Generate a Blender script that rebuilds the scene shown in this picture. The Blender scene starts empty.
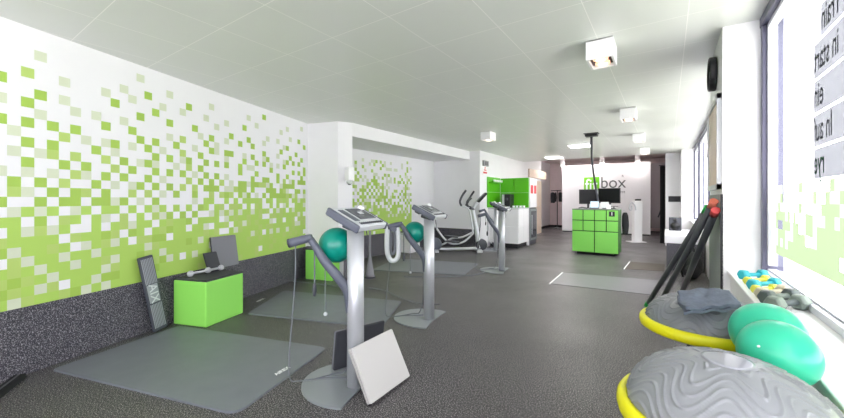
import bpy, bmesh, math, random
from mathutils import Vector, Matrix, Euler
random.seed(7)
C = bpy.context.scene.collection
S = bpy.context.scene
PI = math.pi
# ------------------------------------------------------------------ camera model
FPX, CX, HY, CAMH = 358.0, 422.0, 199.5, 1.3
A0 = math.radians(34.4); c0, s0 = math.cos(A0), math.sin(A0)
HC = 2.6
def room(xc, yc): return (c0*xc - s0*yc, s0*xc + c0*yc)          # camera plan -> room (v,u)
def Z(px, py, z):                                                   # point of a pixel on the level z
    yc = FPX*(CAMH-z)/(py-HY); xc = (px-CX)/FPX*yc
    v, u = room(xc, yc); return Vector((v, u, z))
def F(px, py): return Z(px, py, 0.0)
def D(px, py, yc):
    v, u = room((px-CX)/FPX*yc, yc); return Vector((v, u, CAMH-(py-HY)/FPX*yc))
def onV(px, py, v):
    r = math.atan((px-CX)/FPX) - A0; u = v/math.tan(r); yc = -s0*v + c0*u
    return Vector((v, u, CAMH-(py-HY)/FPX*yc))
def onU(px, py, u):
    r = math.atan((px-CX)/FPX) - A0; v = u*math.tan(r); yc = -s0*v + c0*u
    return Vector((v, u, CAMH-(py-HY)/FPX*yc))
# ------------------------------------------------------------------ materials
def srgb(r, g, b):
    f = lambda q: (q/12.92 if q <= .04045 else ((q+.055)/1.055)**2.4)
    return (f(r/255), f(g/255), f(b/255), 1)
MATS = {}
def mat(name, col, rough=.5, metal=0.0, spec=.5, noise=0.0, nscale=40, bump=0.0, emit=None, estr=0):
    if name in MATS: return MATS[name]
    m = bpy.data.materials.new(name); m.use_nodes = True
    nt = m.node_tree; b = nt.nodes['Principled BSDF']
    b.inputs['Base Color'].default_value = col
    b.inputs['Roughness'].default_value = rough
    b.inputs['Metallic'].default_value = metal
    b.inputs['Specular IOR Level'].default_value = spec
    if noise or bump:
        tc = nt.nodes.new('ShaderNodeTexCoord'); n = nt.nodes.new('ShaderNodeTexNoise')
        n.inputs['Scale'].default_value = nscale; n.inputs['Detail'].default_value = 3
        nt.links.new(tc.outputs['Object'], n.inputs['Vector'])
        if noise:
            r = nt.nodes.new('ShaderNodeValToRGB')
            r.color_ramp.elements[0].position = .3; r.color_ramp.elements[1].position = .7
            r.color_ramp.elements[0].color = tuple(x*(1-noise) for x in col[:3])+(1,)
            r.color_ramp.elements[1].color = tuple(min(1, x*(1+noise)) for x in col[:3])+(1,)
            nt.links.new(n.outputs['Fac'], r.inputs['Fac']); nt.links.new(r.outputs['Color'], b.inputs['Base Color'])
        if bump:
            bp = nt.nodes.new('ShaderNodeBump'); bp.inputs['Strength'].default_value = bump; bp.inputs['Distance'].default_value = .002
            nt.links.new(n.outputs['Fac'], bp.inputs['Height']); nt.links.new(bp.outputs['Normal'], b.inputs['Normal'])
    if emit:
        b.inputs['Emission Color'].default_value = emit; b.inputs['Emission Strength'].default_value = estr
    MATS[name] = m; return m
def speckle(name, base, fleck, lo, hi, scale, rough, fleck2=None):
    m = bpy.data.materials.new(name); m.use_nodes = True; nt = m.node_tree; b = nt.nodes['Principled BSDF']
    tc = nt.nodes.new('ShaderNodeTexCoord')
    n = nt.nodes.new('ShaderNodeTexNoise'); n.inputs['Scale'].default_value = scale; n.inputs['Detail'].default_value = 1.5; n.inputs['Roughness'].default_value = .6
    r = nt.nodes.new('ShaderNodeValToRGB'); r.color_ramp.elements[0].position = lo; r.color_ramp.elements[1].position = hi
    r.color_ramp.elements[0].color = base; r.color_ramp.elements[1].color = fleck
    nt.links.new(tc.outputs['Object'], n.inputs['Vector']); nt.links.new(n.outputs['Fac'], r.inputs['Fac'])
    big = nt.nodes.new('ShaderNodeTexNoise'); big.inputs['Scale'].default_value = 1.2; big.inputs['Detail'].default_value = 2
    nt.links.new(tc.outputs['Object'], big.inputs['Vector'])
    mr = nt.nodes.new('ShaderNodeMapRange'); mr.inputs['From Min'].default_value = .3; mr.inputs['From Max'].default_value = .7
    mr.inputs['To Min'].default_value = rough-.06; mr.inputs['To Max'].default_value = rough+.06
    nt.links.new(big.outputs['Fac'], mr.inputs['Value']); nt.links.new(mr.outputs['Result'], b.inputs['Roughness'])
    nt.links.new(r.outputs['Color'], b.inputs['Base Color'])
    bp = nt.nodes.new('ShaderNodeBump'); bp.inputs['Strength'].default_value = .15; bp.inputs['Distance'].default_value = .001
    nt.links.new(n.outputs['Fac'], bp.inputs['Height']); nt.links.new(bp.outputs['Normal'], b.inputs['Normal'])
    MATS[name] = m; return m
def ceiling_mat():
    m = bpy.data.materials.new('metal_ceiling_panels'); m.use_nodes = True; nt = m.node_tree; b = nt.nodes['Principled BSDF']
    tc = nt.nodes.new('ShaderNodeTexCoord'); sx = nt.nodes.new('ShaderNodeSeparateXYZ'); nt.links.new(tc.outputs['Object'], sx.inputs[0])
    outs = []
    for k, (o, off, lw) in enumerate((('X', -.464, .010), ('Y', .796, .010))):
        a = nt.nodes.new('ShaderNodeMath'); a.operation = 'SUBTRACT'; a.inputs[1].default_value = off; nt.links.new(sx.outputs[o], a.inputs[0])
        d = nt.nodes.new('ShaderNodeMath'); d.operation = 'DIVIDE'; d.inputs[1].default_value = .585; nt.links.new(a.outputs[0], d.inputs[0])
        f = nt.nodes.new('ShaderNodeMath'); f.operation = 'PINGPONG'; f.inputs[1].default_value = .5; nt.links.new(d.outputs[0], f.inputs[0])
        l = nt.nodes.new('ShaderNodeMath'); l.operation = 'LESS_THAN'; l.inputs[1].default_value = lw*.5; nt.links.new(f.outputs[0], l.inputs[0])
        outs.append(l.outputs[0])
    mx = nt.nodes.new('ShaderNodeMath'); mx.operation = 'MAXIMUM'; nt.links.new(outs[0], mx.inputs[0]); nt.links.new(outs[1], mx.inputs[1])
    mix = nt.nodes.new('ShaderNodeMix'); mix.data_type = 'RGBA'
    mix.inputs['A'].default_value = srgb(226, 229, 224); mix.inputs['B'].default_value = srgb(250, 250, 246)
    nt.links.new(mx.outputs[0], mix.inputs['Factor']); nt.links.new(mix.outputs['Result'], b.inputs['Base Color'])
    b.inputs['Roughness'].default_value = .34; b.inputs['Specular IOR Level'].default_value = .6
    return m
def translucent(name, col, trans=.0):
    m = bpy.data.materials.new(name); m.use_nodes = True; nt = m.node_tree; nt.nodes.clear()
    o = nt.nodes.new('ShaderNodeOutputMaterial'); t = nt.nodes.new('ShaderNodeBsdfTranslucent'); t.inputs[0].default_value = col
    d = nt.nodes.new('ShaderNodeBsdfDiffuse'); d.inputs[0].default_value = col
    a = nt.nodes.new('ShaderNodeMixShader'); a.inputs[0].default_value = .3
    nt.links.new(t.outputs[0], a.inputs[1]); nt.links.new(d.outputs[0], a.inputs[2])
    p = nt.nodes.new('ShaderNodeBsdfTransparent'); x = nt.nodes.new('ShaderNodeMixShader'); x.inputs[0].default_value = trans
    nt.links.new(a.outputs[0], x.inputs[1]); nt.links.new(p.outputs[0], x.inputs[2]); nt.links.new(x.outputs[0], o.inputs[0])
    return m
def glass_mat():
    m = bpy.data.materials.new('window_glass'); m.use_nodes = True; nt = m.node_tree; nt.nodes.clear()
    o = nt.nodes.new('ShaderNodeOutputMaterial'); t = nt.nodes.new('ShaderNodeBsdfTransparent'); t.inputs[0].default_value = (.95, .97, .96, 1)
    g = nt.nodes.new('ShaderNodeBsdfGlossy'); g.inputs['Roughness'].default_value = .03
    x = nt.nodes.new('ShaderNodeMixShader'); x.inputs[0].default_value = .06
    nt.links.new(t.outputs[0], x.inputs[1]); nt.links.new(g.outputs[0], x.inputs[2]); nt.links.new(x.outputs[0], o.inputs[0])
    return m
WHITE = mat('wall_white', srgb(240, 240, 243), .6, noise=.012, nscale=3)
WHITE2 = mat('white_lacquer', srgb(243, 243, 245), .3)
CEIL = ceiling_mat()
FLOOR = speckle('rubber_floor', srgb(42, 40, 44), srgb(190, 186, 186), .52, .69, 140, .44)
WAINS = speckle('speckled_rubber', srgb(50, 49, 58), srgb(176, 174, 182), .49, .74, 140, .6)
GRN = mat('mural_green', srgb(166, 201, 84), .5)
GRN2 = mat('mural_mid_green', srgb(182, 209, 112), .5)
GRN3 = mat('mural_leaf_green', srgb(176, 212, 98), .5)
PALE = mat('mural_pale', srgb(213, 221, 196), .5)
LIME = mat('lime_vinyl', srgb(152, 232, 102), .38, bump=.05, nscale=300)
LIMED = mat('lime_lacquer', srgb(132, 216, 92), .3)
KGREEN = mat('kitchen_green', srgb(88, 186, 22), .35)
MATG = mat('foam_mat_grey', srgb(114, 118, 126), .42, noise=.05, nscale=6, bump=.12)
MATE = mat('foam_mat_edge', srgb(72, 76, 86), .6)
MATL = mat('floor_mat_light', srgb(118, 118, 122), .4, noise=.03, nscale=8)
MATB = mat('floor_mat_brown', srgb(88, 80, 74), .6, noise=.06, nscale=10)
ALU = mat('brushed_aluminium', srgb(208, 211, 216), .34, .5, noise=.02, nscale=200)
BASEG = mat('base_plate_grey', srgb(150, 156, 160), .34, .35)
SILV = mat('silver_plastic', srgb(208, 212, 216), .35, .15)
SLATE = mat('slate_plastic', srgb(92, 97, 110), .4)
DARKP = mat('dark_plastic', srgb(62, 65, 72), .4)
SCRN = mat('console_screen', srgb(92, 95, 102), .25)
BLACK = mat('black_plastic', srgb(24, 25, 28), .4)
BLKM = mat('black_matte', srgb(30, 31, 34), .8)
GREYR = mat('grey_rubber', srgb(150, 154, 160), .45)
CABLE = mat('cable_grey', srgb(112, 116, 124), .5)
CABLEL = mat('cable_light_grey', srgb(150, 156, 162), .5)
TEAL = mat('teal_ball_vinyl', srgb(0, 140, 122), .3, noise=.03, nscale=12)
MINT = mat('mint_ball_vinyl', srgb(54, 197, 158), .3, noise=.02, nscale=12)
YEL = mat('yellow_rubber', srgb(226, 222, 20), .4)
DOME = mat('dome_grey_vinyl', srgb(134, 137, 140), .3)
DOMED = mat('dome_dark_grey_vinyl', srgb(116, 120, 125), .42)
APEX = mat('dome_gloss', srgb(150, 152, 158), .1)
TOWEL = mat('towel_slate', srgb(94, 102, 116), .9, noise=.15, nscale=60, bump=.6)
PADW = mat('white_foam_pad', srgb(198, 197, 195), .6)
PADS = mat('pad_side_grey', srgb(176, 174, 172), .7)
PADD = mat('dark_foam_pad', srgb(58, 60, 66), .6)
PADM = mat('mid_grey_pad', srgb(128, 128, 136), .6)
FRAME = mat('window_frame_grey', srgb(92, 92, 112), .35, .3)
FRAMEL = mat('window_frame_light', srgb(214, 216, 224), .35)
PGREY = mat('pillar_panel_grey', srgb(132, 140, 138), .5)
BEIGE = mat('beige_wood', srgb(226, 206, 188), .5, noise=.05, nscale=8)
PINK = mat('pinkish_plaster', srgb(232, 216, 214), .7, noise=.03, nscale=5)
GREYW = mat('grey_wall', srgb(176, 170, 172), .7)
TUBE = mat('dark_tube', srgb(70, 74, 78), .3)
CAPG = mat('green_cap', srgb(40, 176, 78), .5)
CAPR = mat('salmon_cap', srgb(222, 122, 100), .5)
CAPD = mat('red_cap', srgb(176, 52, 52), .5)
DBT = mat('dumbbell_turquoise', srgb(54, 178, 192), .45)
DBY = mat('dumbbell_yellow', srgb(226, 226, 92), .45)
DBB = mat('dumbbell_beige', srgb(196, 188, 164), .5)
DBD = mat('dumbbell_dark', srgb(86, 96, 96), .45)
DBG = mat('dumbbell_grey', srgb(128, 140, 132), .45)
DBW = mat('dumbbell_light_grey', srgb(188, 190, 196), .5)
RED = mat('red_print', srgb(214, 62, 66), .5)
LOGOG = mat('logo_green', srgb(112, 200, 20), .5)
LOGOD = mat('logo_grey', srgb(92, 94, 98), .5)
TXTW = mat('print_white', srgb(240, 242, 244), .5)
SCRB = mat('lit_laptop_screen', srgb(190, 215, 225), .3, emit=srgb(190, 215, 225), estr=.5)
LAMPE = mat('lamp_glow', srgb(255, 250, 240), .5, emit=(1, .93, .82, 1), estr=3.5)
LAMPR = mat('lamp_ring_glow', srgb(250, 196, 150), .5, emit=(1, .66, .45, 1), estr=.9)
LAMPW = mat('lamp_diffuser_glow', srgb(255, 255, 250), .5, emit=(1, .98, .94, 1), estr=4)
LAMPI = mat('lamp_inner_brown', srgb(70, 40, 32), .5)
GLASS = glass_mat()
# ------------------------------------------------------------------ mesh building
class MB:
    def __init__(s): s.bm = bmesh.new()
    def _new(s, fn):
        before = set(s.bm.verts); fn(); return [v for v in s.bm.verts if v not in before]
    def box(s, c, d, rot=None, bev=0.0, seg=2, mi=0):
        r = bmesh.ops.create_cube(s.bm, size=1); vs = r['verts']
        for v in vs: v.co = Vector((v.co.x*d[0], v.co.y*d[1], v.co.z*d[2]))
        fs = set(f for v in vs for f in v.link_faces)
        for f in fs: f.material_index = mi
        if bev:
            es = list(set(e for v in vs for e in v.link_edges))
            rr = bmesh.ops.bevel(s.bm, geom=es, offset=bev, segments=seg, affect='EDGES', profile=.5)
            vs = list(set(v for f in rr['faces'] for v in f.verts) | set(v for v in vs if v.is_valid))
            seen = set(vs); st = list(vs)
            while st:
                q = st.pop()
                for e in q.link_edges:
                    o = e.other_vert(q)
                    if o not in seen: seen.add(o); st.append(o)
            vs = list(seen)
        M = (rot.to_matrix() if isinstance(rot, Euler) else rot) if rot is not None else Matrix.Identity(3)
        for v in vs: v.co = M @ v.co + Vector(c)
        return s
    def prism(s, pts, z0, z1, bev=0.0):
        b = [s.bm.verts.new((p[0], p[1], z0)) for p in pts]; t = [s.bm.verts.new((p[0], p[1], z1)) for p in pts]
        n = len(pts)
        s.bm.faces.new(list(reversed(b))); tf = s.bm.faces.new(t)
        for i in range(n): s.bm.faces.new((b[i], b[(i+1) % n], t[(i+1) % n], t[i]))
        if bev: bmesh.ops.bevel(s.bm, geom=list(tf.edges), offset=bev, segments=2, affect='EDGES')
        return s
    def hull(s, a, b):      # two loops of points joined
        A = [s.bm.verts.new(p) for p in a]; B = [s.bm.verts.new(p) for p in b]; n = len(a)
        s.bm.faces.new(list(reversed(A))); s.bm.faces.new(B)
        for i in range(n): s.bm.faces.new((A[i], A[(i+1) % n], B[(i+1) % n], B[i]))
        return s
    def tube(s, pts, r, seg=8, smooth=0, rs=None, flat=None):
        pts = [Vector(p) for p in pts]
        if smooth:
            q = []; n = len(pts); R = []
            for i in range(n-1):
                p0, p1, p2, p3 = pts[max(i-1, 0)], pts[i], pts[i+1], pts[min(i+2, n-1)]
                for k in range(smooth):
                    t = k/smooth
                    q.append(.5*((2*p1)+(-p0+p2)*t+(2*p0-5*p1+4*p2-p3)*t*t+(-p0+3*p1-3*p2+p3)*t**3))
                    if rs: R.append(rs[i]*(1-t)+rs[i+1]*t)
            q.append(pts[-1])
            if rs: R.append(rs[-1]); rs = R
            pts = q
        rings = []; up = None
        for i, p in enumerate(pts):
            d = (pts[min(i+1, len(pts)-1)]-pts[max(i-1, 0)]).normalized()
            if up is None:
                up = Vector((0, 0, 1)) if abs(d.z) < .9 else Vector((1, 0, 0))
            a = d.cross(up).normalized(); b = a.cross(d).normalized(); up = b
            rr = rs[i] if rs else r
            fl = flat or (1, 1)
            rings.append([s.bm.verts.new(p + (a*math.cos(2*PI*k/seg)*fl[0] + b*math.sin(2*PI*k/seg)*fl[1])*rr) for k in range(seg)])
        for i in range(len(rings)-1):
            for k in range(seg):
                f = s.bm.faces.new((rings[i][k], rings[i][(k+1) % seg], rings[i+1][(k+1) % seg], rings[i+1][k])); f.smooth = True
        s.bm.faces.new(list(reversed(rings[0]))); s.bm.faces.new(rings[-1])
        return s
    def lathe(s, prof, seg=40, c=(0, 0, 0), axis=None, smooth=True):
        M = Matrix.Identity(3)
        if axis is not None: M = Vector((0, 0, 1)).rotation_difference(Vector(axis)).to_matrix()
        rings = []; c = Vector(c)
        for r, z in prof:
            if r < 1e-5: rings.append([s.bm.verts.new(c + M @ Vector((0, 0, z)))])
            else: rings.append([s.bm.verts.new(c + M @ Vector((r*math.cos(2*PI*k/seg), r*math.sin(2*PI*k/seg), z))) for k in range(seg)])
        for i in range(len(rings)-1):
            a, b = rings[i], rings[i+1]
            for k in range(seg):
                if len(a) == 1 and len(b) == 1: continue
                if len(a) == 1: f = s.bm.faces.new((a[0], b[(k+1) % seg], b[k]))
                elif len(b) == 1: f = s.bm.faces.new((a[k], a[(k+1) % seg], b[0]))
                else: f = s.bm.faces.new((a[k], a[(k+1) % seg], b[(k+1) % seg], b[k]))
                f.smooth = smooth
        if len(rings[0]) > 1: s.bm.faces.new(list(reversed(rings[0])))
        if len(rings[-1]) > 1: s.bm.faces.new(rings[-1])
        return s
    def sphere(s, c, r, sc=(1, 1, 1), seg=32):
        rr = bmesh.ops.create_uvsphere(s.bm, u_segments=seg, v_segments=seg//2, radius=r)
        for v in rr['verts']:
            v.co = Vector((v.co.x*sc[0], v.co.y*sc[1], v.co.z*sc[2])) + Vector(c)
            for f in v.link_faces: f.smooth = True
        return s
    def quad(s, p, mi=0):
        f = s.bm.faces.new([s.bm.verts.new(q) for q in p]); f.material_index = mi; return s
    def build(s, name, m, parent=None, loc=None, rotz=0):
        bmesh.ops.recalc_face_normals(s.bm, faces=s.bm.faces)
        me = bpy.data.meshes.new(name); s.bm.to_mesh(me); s.bm.free()
        for q in (m if isinstance(m, (list, tuple)) else [m]): me.materials.append(q)
        o = bpy.data.objects.new(name, me); C.objects.link(o)
        if parent is not None: o.parent = parent
        if loc is not None: o.location = loc
        if rotz: o.rotation_euler = (0, 0, rotz)
        return o
def tag(o, label, cat, group=None, kind=None):
    o['label'] = label; o['category'] = cat
    if group: o['group'] = group
    if kind: o['kind'] = kind
    return o
def thing(name, label, cat, loc=(0, 0, 0), rotz=0, group=None):
    o = bpy.data.objects.new(name, None); C.objects.link(o); o.location = loc; o.rotation_euler = (0, 0, rotz)
    o.empty_display_size = .05
    return tag(o, label, cat, group)
def struct(o): o['kind'] = 'structure'; return o
def kids(o): return [c for c in bpy.data.objects if c.parent == o]
def copy_tree(o, parent=None):
    c = o.copy(); C.objects.link(c)
    if parent is not None: c.parent = parent
    for ch in kids(o): copy_tree(ch, c)
    return c
def text_obj(name, txt, size, m, parent, M, align='CENTER', ext=.001, bold=0.0, sx=1.0):
    cu = bpy.data.curves.new(name, 'FONT'); cu.body = txt; cu.size = size; cu.extrude = ext; cu.align_x = align; cu.align_y = 'CENTER'; cu.offset = bold
    t = bpy.data.objects.new('tmp', cu); C.objects.link(t); bpy.context.view_layer.update()
    me = bpy.data.meshes.new_from_object(t.evaluated_get(bpy.context.evaluated_depsgraph_get()))
    bpy.data.objects.remove(t); bpy.data.curves.remove(cu)
    me.transform(Matrix.Diagonal((sx, 1, 1, 1))); me.transform(M); me.materials.clear(); me.materials.append(m); me.name = name
    o = bpy.data.objects.new(name, me); C.objects.link(o)
    if parent is not None: o.parent = parent
    return o
def basis(x, y, o):
    x = Vector(x).normalized(); y = Vector(y).normalized(); z = x.cross(y)
    M = Matrix((x, y, z)).transposed().to_4x4(); M.translation = Vector(o); return M
def roundrect(w, d, r, n=5):
    pts = []
    for cx, cy, a in ((w/2-r, d/2-r, 0), (-w/2+r, d/2-r, 90), (-w/2+r, -d/2+r, 180), (w/2-r, -d/2+r, 270)):
        for k in range(n+1):
            t = math.radians(a+90*k/n); pts.append((cx+r*math.cos(t), cy+r*math.sin(t)))
    return pts
# ================================================================== THE SETTING
p1 = Z(0, 16.3, HC); p2 = Z(307.7, 123.8, HC); Bp = Z(337.9, 121.3, HC)
wd = Vector((p2.x-p1.x, p2.y-p1.y, 0)); WL = wd.length; wd.normalize(); wn = Vector((wd.y, -wd.x, 0))   # wn points into the room
def wl(s_, z, off=0): return Vector((p1.x, p1.y, 0)) + wd*s_ + wn*off + Vector((0, 0, z))
def s_of(px):
    t = (px-CX)/FPX; r = room(t, 1.0); dv = Vector((r[0], r[1]))
    # p1 + wd*s = k*dv
    det = wd.x*(-dv.y) - wd.y*(-dv.x); s_ = (-p1.x*(-dv.y) + p1.y*(-dv.x))/det
    return s_
VB = -4.40; VW = -4.1; VN = -5.55; UN = 8.7; VWIN = .61; USE = 3.51; UPE = 4.42; UB = -4.0
# floor / ceiling
struct(MB().box((-2.2, 7.2, -.05), (8.6, 23, .1)).build('floor', FLOOR))
struct(MB().prism([(-6.0, UB-.1), (.75, UB-.1), (.75, 12.2), (-6.0, 12.2)], HC, HC+.12).build('ceiling', CEIL))
struct(MB().box((-2.2, 15.3, 3.05), (8.6, 6.2, .1)).build('ceiling_rear', PINK))
struct(MB().box((-2.2, 12.25, 2.86), (8.6, .06, .4)).build('trim_1', GREYW))
# left wall with its painted pixel mural
CELL = .0745; SC0 = s_of(20.9)
listed = {}
def put(lst, k, ox=0, oy=0, sc=3.98):
    for x, y in lst:
        px, py = ox+x/sc, oy+y/sc
        sw = s_of(px); w = wl(sw, 0); yc = -s0*w.x + c0*w.y; z = CAMH-(py-HY)/FPX*yc
        listed[(math.floor((sw-SC0)/CELL), math.floor((z-.5)/CELL))] = k
put([(150,228),(248,328),(250,398),(410,368),(480,356),(515,395),(548,312),(688,386),(10,390)], 'p')
put([(10,310),(155,380),(105,402),(450,410),(578,382)], 'g'); put([(103,293)], 'm')
put([(108,70),(10,55),(207,87),(297,100),(413,85),(550,47),(608,32),(665,73),(763,15),(765,93),(110,148),(378,180),(452,155),(518,103),(552,137),(610,148),(583,173),(692,160),(810,152),(835,130),(112,227),(208,160),(255,237),(340,243),(487,222),(612,207),(583,233),(667,213),(790,202),(745,220),(790,253),(835,183),(812,230),(520,257),(613,265),(668,268),(722,272),(62,300),(165,305),(213,345),(418,282),(488,288),(585,292),(383,315),(420,350),(555,320),(612,322),(670,327),(792,305),(697,355),(770,355),(15,382),(167,382),(262,382),(303,350),(383,382),(493,382),(615,380),(117,410),(440,410)], 'g', 0, 105)
put([(252,130),(208,192),(297,205),(417,217),(452,250),(720,190),(718,138),(745,250),(257,310),(62,340),(300,275),(748,300),(720,328),(770,330),(526,350),(585,352),(815,355),(340,350),(303,382)], 'm', 0, 105)
put([(157,40),(58,100),(295,28),(375,42),(485,65),(338,140),(57,182),(162,190),(415,150),(452,187),(520,165),(665,128),(715,28),(637,10),(640,180),(768,172),(790,125),(15,260),(112,265),(212,272),(340,278),(552,230),(613,237),(697,242),(640,297),(770,278),(722,222),(455,318),(525,320),(113,342),(457,382),(555,382),(672,380),(640,350)], 'p', 0, 105)
put([(120,40),(15,88),(218,40),(265,108),(325,70),(347,33),(455,28),(423,62),(495,90),(528,118),(308,140),(20,210),(268,287),(587,22),(620,50),(590,82),(675,103),(700,18),(748,15),(795,12),(750,70),(773,40),(727,185)], 'w', 0, 210)
put([(70,162),(122,198),(172,230),(222,258),(120,78),(218,75),(265,180),(350,135),(388,165),(307,212),(462,122),(462,187),(427,227),(390,265),(352,307),(430,293),(178,305),(75,362),(178,372),(527,55),(592,142),(648,20),(635,163),(677,185),(797,115),(775,172),(820,65),(500,300),(165,12),(270,10)], 'p', 0, 210)
put([(247,50),(175,92),(127,123),(190,138),(35,127),(13,148),(160,152),(205,160),(35,175),(92,183),(127,188),(250,187),(335,167),(375,143),(397,163),(312,182),(367,190),(207,200),(263,208),(237,217),(162,215),(15,222),(55,223),(93,228),(220,228),(347,207),(335,217),(355,225),(388,212),(380,232),(397,242),(147,235),(147,255),(55,270),(15,262),(275,248),(220,262),(315,238),(193,282),(290,270),(397,265),(378,255),(355,252),(243,288),(262,282),(147,300),(162,290),(37,293),(330,277),(297,290),(385,280),(220,302),(315,300),(348,302),(207,312),(375,298),(397,295),(15,315),(37,317),(163,318),(278,318)], 'g', 200, 105, 3.802)
put([(50,12),(33,55),(108,75),(72,90),(190,55),(220,83),(333,93),(310,107),(387,95),(262,132),(92,138),(72,157),(300,143),(345,132),(250,147),(72,180),(108,205),(175,195),(325,160),(178,238),(325,218),(275,227),(105,265),(178,300),(205,240),(297,238),(237,200),(290,195)], 'p', 200, 105, 3.802)
put([(60,123),(85,123),(215,123),(345,123),(15,162),(270,160),(385,157),(492,155),(530,125),(590,122),(645,122),(685,122),(527,185),(590,182),(672,150),(722,148),(770,148),(710,122),(740,122),(795,122),(700,178),(745,175),(795,172),(305,228),(460,185),(345,192),(815,97),(790,97)], 'w', 0, 170, 3.98)
put([(65,162),(168,160),(303,157),(458,122),(558,122),(620,150),(645,180),(770,122),(425,187),(527,213)], 'p', 0, 170, 3.98)
put([(17,122),(168,123),(270,123),(303,122),(383,123),(420,122),(492,122),(118,162),(218,160),(342,157),(425,155),(458,155),(527,155),(615,122),(590,150),(645,150),(700,150),(745,148)], 'g', 0, 170, 3.98)
rnd = random.Random(11)
def pgreen(z):
    T = [(.5, .985), (.8, .91), (1.0, .8), (1.15, .68), (1.3, .58), (1.5, .48), (1.75, .36), (2.0, .2), (2.2, .08), (2.4, .01), (2.6, 0)]
    for (a, x), (b, y) in zip(T, T[1:]):
        if a <= z <= b: return x+(y-x)*(z-a)/(b-a)
    return 0
def cell_kind(col, row, zc, px=None, py=None):
    r = rnd.random(); q = rnd.random()
    if (col, row) in listed:
        k = listed[(col, row)]
        if k == 'g' : return 1 if zc > 1.25 else 3
        return {'m': 2, 'p': 4, 'w': 0}[k]
    if px is not None and px < 206:
        if py < 206: return 0
        if py <= 216: return (1 if q < .7 else 2) if r < (.8 if (col+row) % 2 else .42) else (0 if q < .7 else 4)
        if py > 216: return 3 if q < .6 else (1 if q < .75 else 2)
    if px is not None and px >= 206 and py < 181: return 0
    pg = pgreen(zc)
    if zc < 1.35 and px is not None: pg -= .10*max(0, (zc-.6)/.75)
    if zc > 1.3: pg *= 1.45 if (col+row) % 2 else .5
    elif zc > .9: pg = min(1, pg*(1.15 if (col+row) % 2 else .85))
    if r < pg: return (3 if zc < 1.3 else 1) if q < .72 else 2
    if zc < 1.2: return 0 if q < .5 else 4
    pw = min(.45, .10+.35*pg)
    if zc > 2.0: pw = .12
    if zc > 2.3: pw = .02
    return 4 if q < pw else 0
wm = [WHITE, GRN, GRN2, GRN3, PALE]
mb = MB()
a, b = wl(-4.6, 0, 0), wl(WL+.02, 0, 0); a2, b2 = wl(-4.6, 0, -.15), wl(WL+.02, 0, -.15)
mb.prism([(a.x, a.y), (b.x, b.y), (b2.x, b2.y), (a2.x, a2.y)], 0, HC+.02)
ncol0 = math.floor((-1.2-SC0)/CELL)
col = ncol0
while SC0+(col+1)*CELL <= WL-.03:
    sa = SC0+col*CELL
    for row in range(28):
        za = .5+row*CELL; zc = za+CELL/2; w = wl(sa+CELL/2, 0); yc = -s0*w.x+c0*w.y; px = py = None
        if yc > .3:
            px = CX+FPX*(c0*w.x+s0*w.y)/yc; py = HY+(CAMH-zc)/yc*FPX
            if px < -3: px = py = None
        k = cell_kind(col, row, zc, px, py)
        if k: mb.quad([wl(sa, za, .0015), wl(sa+CELL, za, .0015), wl(sa+CELL, za+CELL, .0015), wl(sa, za+CELL, .0015)], k)
    col += 1
struct(mb.build('wall_left', wm))
def slab(name, m, s0_, s1_, z0, z1, o0, o1):
    pts = [wl(s0_, 0, o0), wl(s1_, 0, o0), wl(s1_, 0, o1), wl(s0_, 0, o1)]
    return struct(MB().prism([(p.x, p.y) for p in pts], z0, z1).build(name, m))
slab('baseboard_left', WAINS, -4.5, WL, 0, .5, .002, .016)
# return pillar and beam over the niche
UJ = 4.34
struct(MB().prism([(p2.x, p2.y), (Bp.x, Bp.y), (VB, UJ), (VN-.1, UJ), (VN-.1, p2.y)][::1], 0, HC+.02).build('wall_pillar', WHITE))
q1 = Vector((p2.x, p2.y, 0)); q2 = Vector((Bp.x, Bp.y, 0)); rd = (q2-q1).normalized(); rn = Vector((rd.y, -rd.x, 0))
pts = [q1+rn*.002, q2+rn*.002+rd*.014, q2+rn*.016+rd*.014, q1+rn*.016]
struct(MB().prism([(p.x, p.y) for p in pts], 0, .5).prism([(VB+.08-.07+.0, Bp.y+.01), (VB+.016, Bp.y+.01), (VB+.016, UJ+.014), (VB, UJ+.014)], 0, .5).build('baseboard_pillar', WAINS))
struct(MB().box((VB-.15, (UJ+UN)/2, 2.49), (.3, UN-UJ, .24)).build('wall_beam', WHITE))
struct(MB().box(((VN+VB-.3)/2-.05, (UJ+UN)/2, 2.44), (VB-.3-VN+.1, UN-UJ, .1)).build('ceiling_niche', WHITE))
mb = MB().box((VN-.1, (UJ+UN)/2, 1.3), (.2, UN-UJ+.3, 2.6))
um0, um1 = UJ+.0, onV(413, 180, VN).y
col = 0
listed = {}
while um0+(col+1)*CELL <= um1:
    for row in range(24):
        za = .5+row*CELL; zc = za+CELL/2
        k = cell_kind(col, row, zc+.1)
        ua = um0+col*CELL
        if k and zc < 2.3: mb.quad([(VN+.0015, ua, za), (VN+.0015, ua+CELL, za), (VN+.0015, ua+CELL, za+CELL), (VN+.0015, ua, za+CELL)], k)
    col += 1
struct(mb.build('wall_niche', wm))
struct(MB().box((VN+.008, (UJ+UN)/2, .25), (.014, UN-UJ, .5)).box(((VN+VW)/2, UN-.008, .25), (VW-VN, .014, .5)).build('baseboard_niche', WAINS))
struct(MB().box((-4.9, UN+.1, 1.3), (1.6, .2, 2.6)).build('wall_niche_end', WHITE))
struct(MB().box((VW-.1, (UN+14.3)/2+.1, 1.55), (.2, 14.3-UN-.2, 3.1)).build('wall_left_rear', WHITE))
struct(MB().box((-4.75, 16.1, 1.55), (.3, 3.8, 3.1)).build('wall_left_far', WHITE2))
struct(MB().box((-2.2, 17.6, 1.55), (6.0, .2, 3.1)).build('wall_back', PINK))
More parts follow.
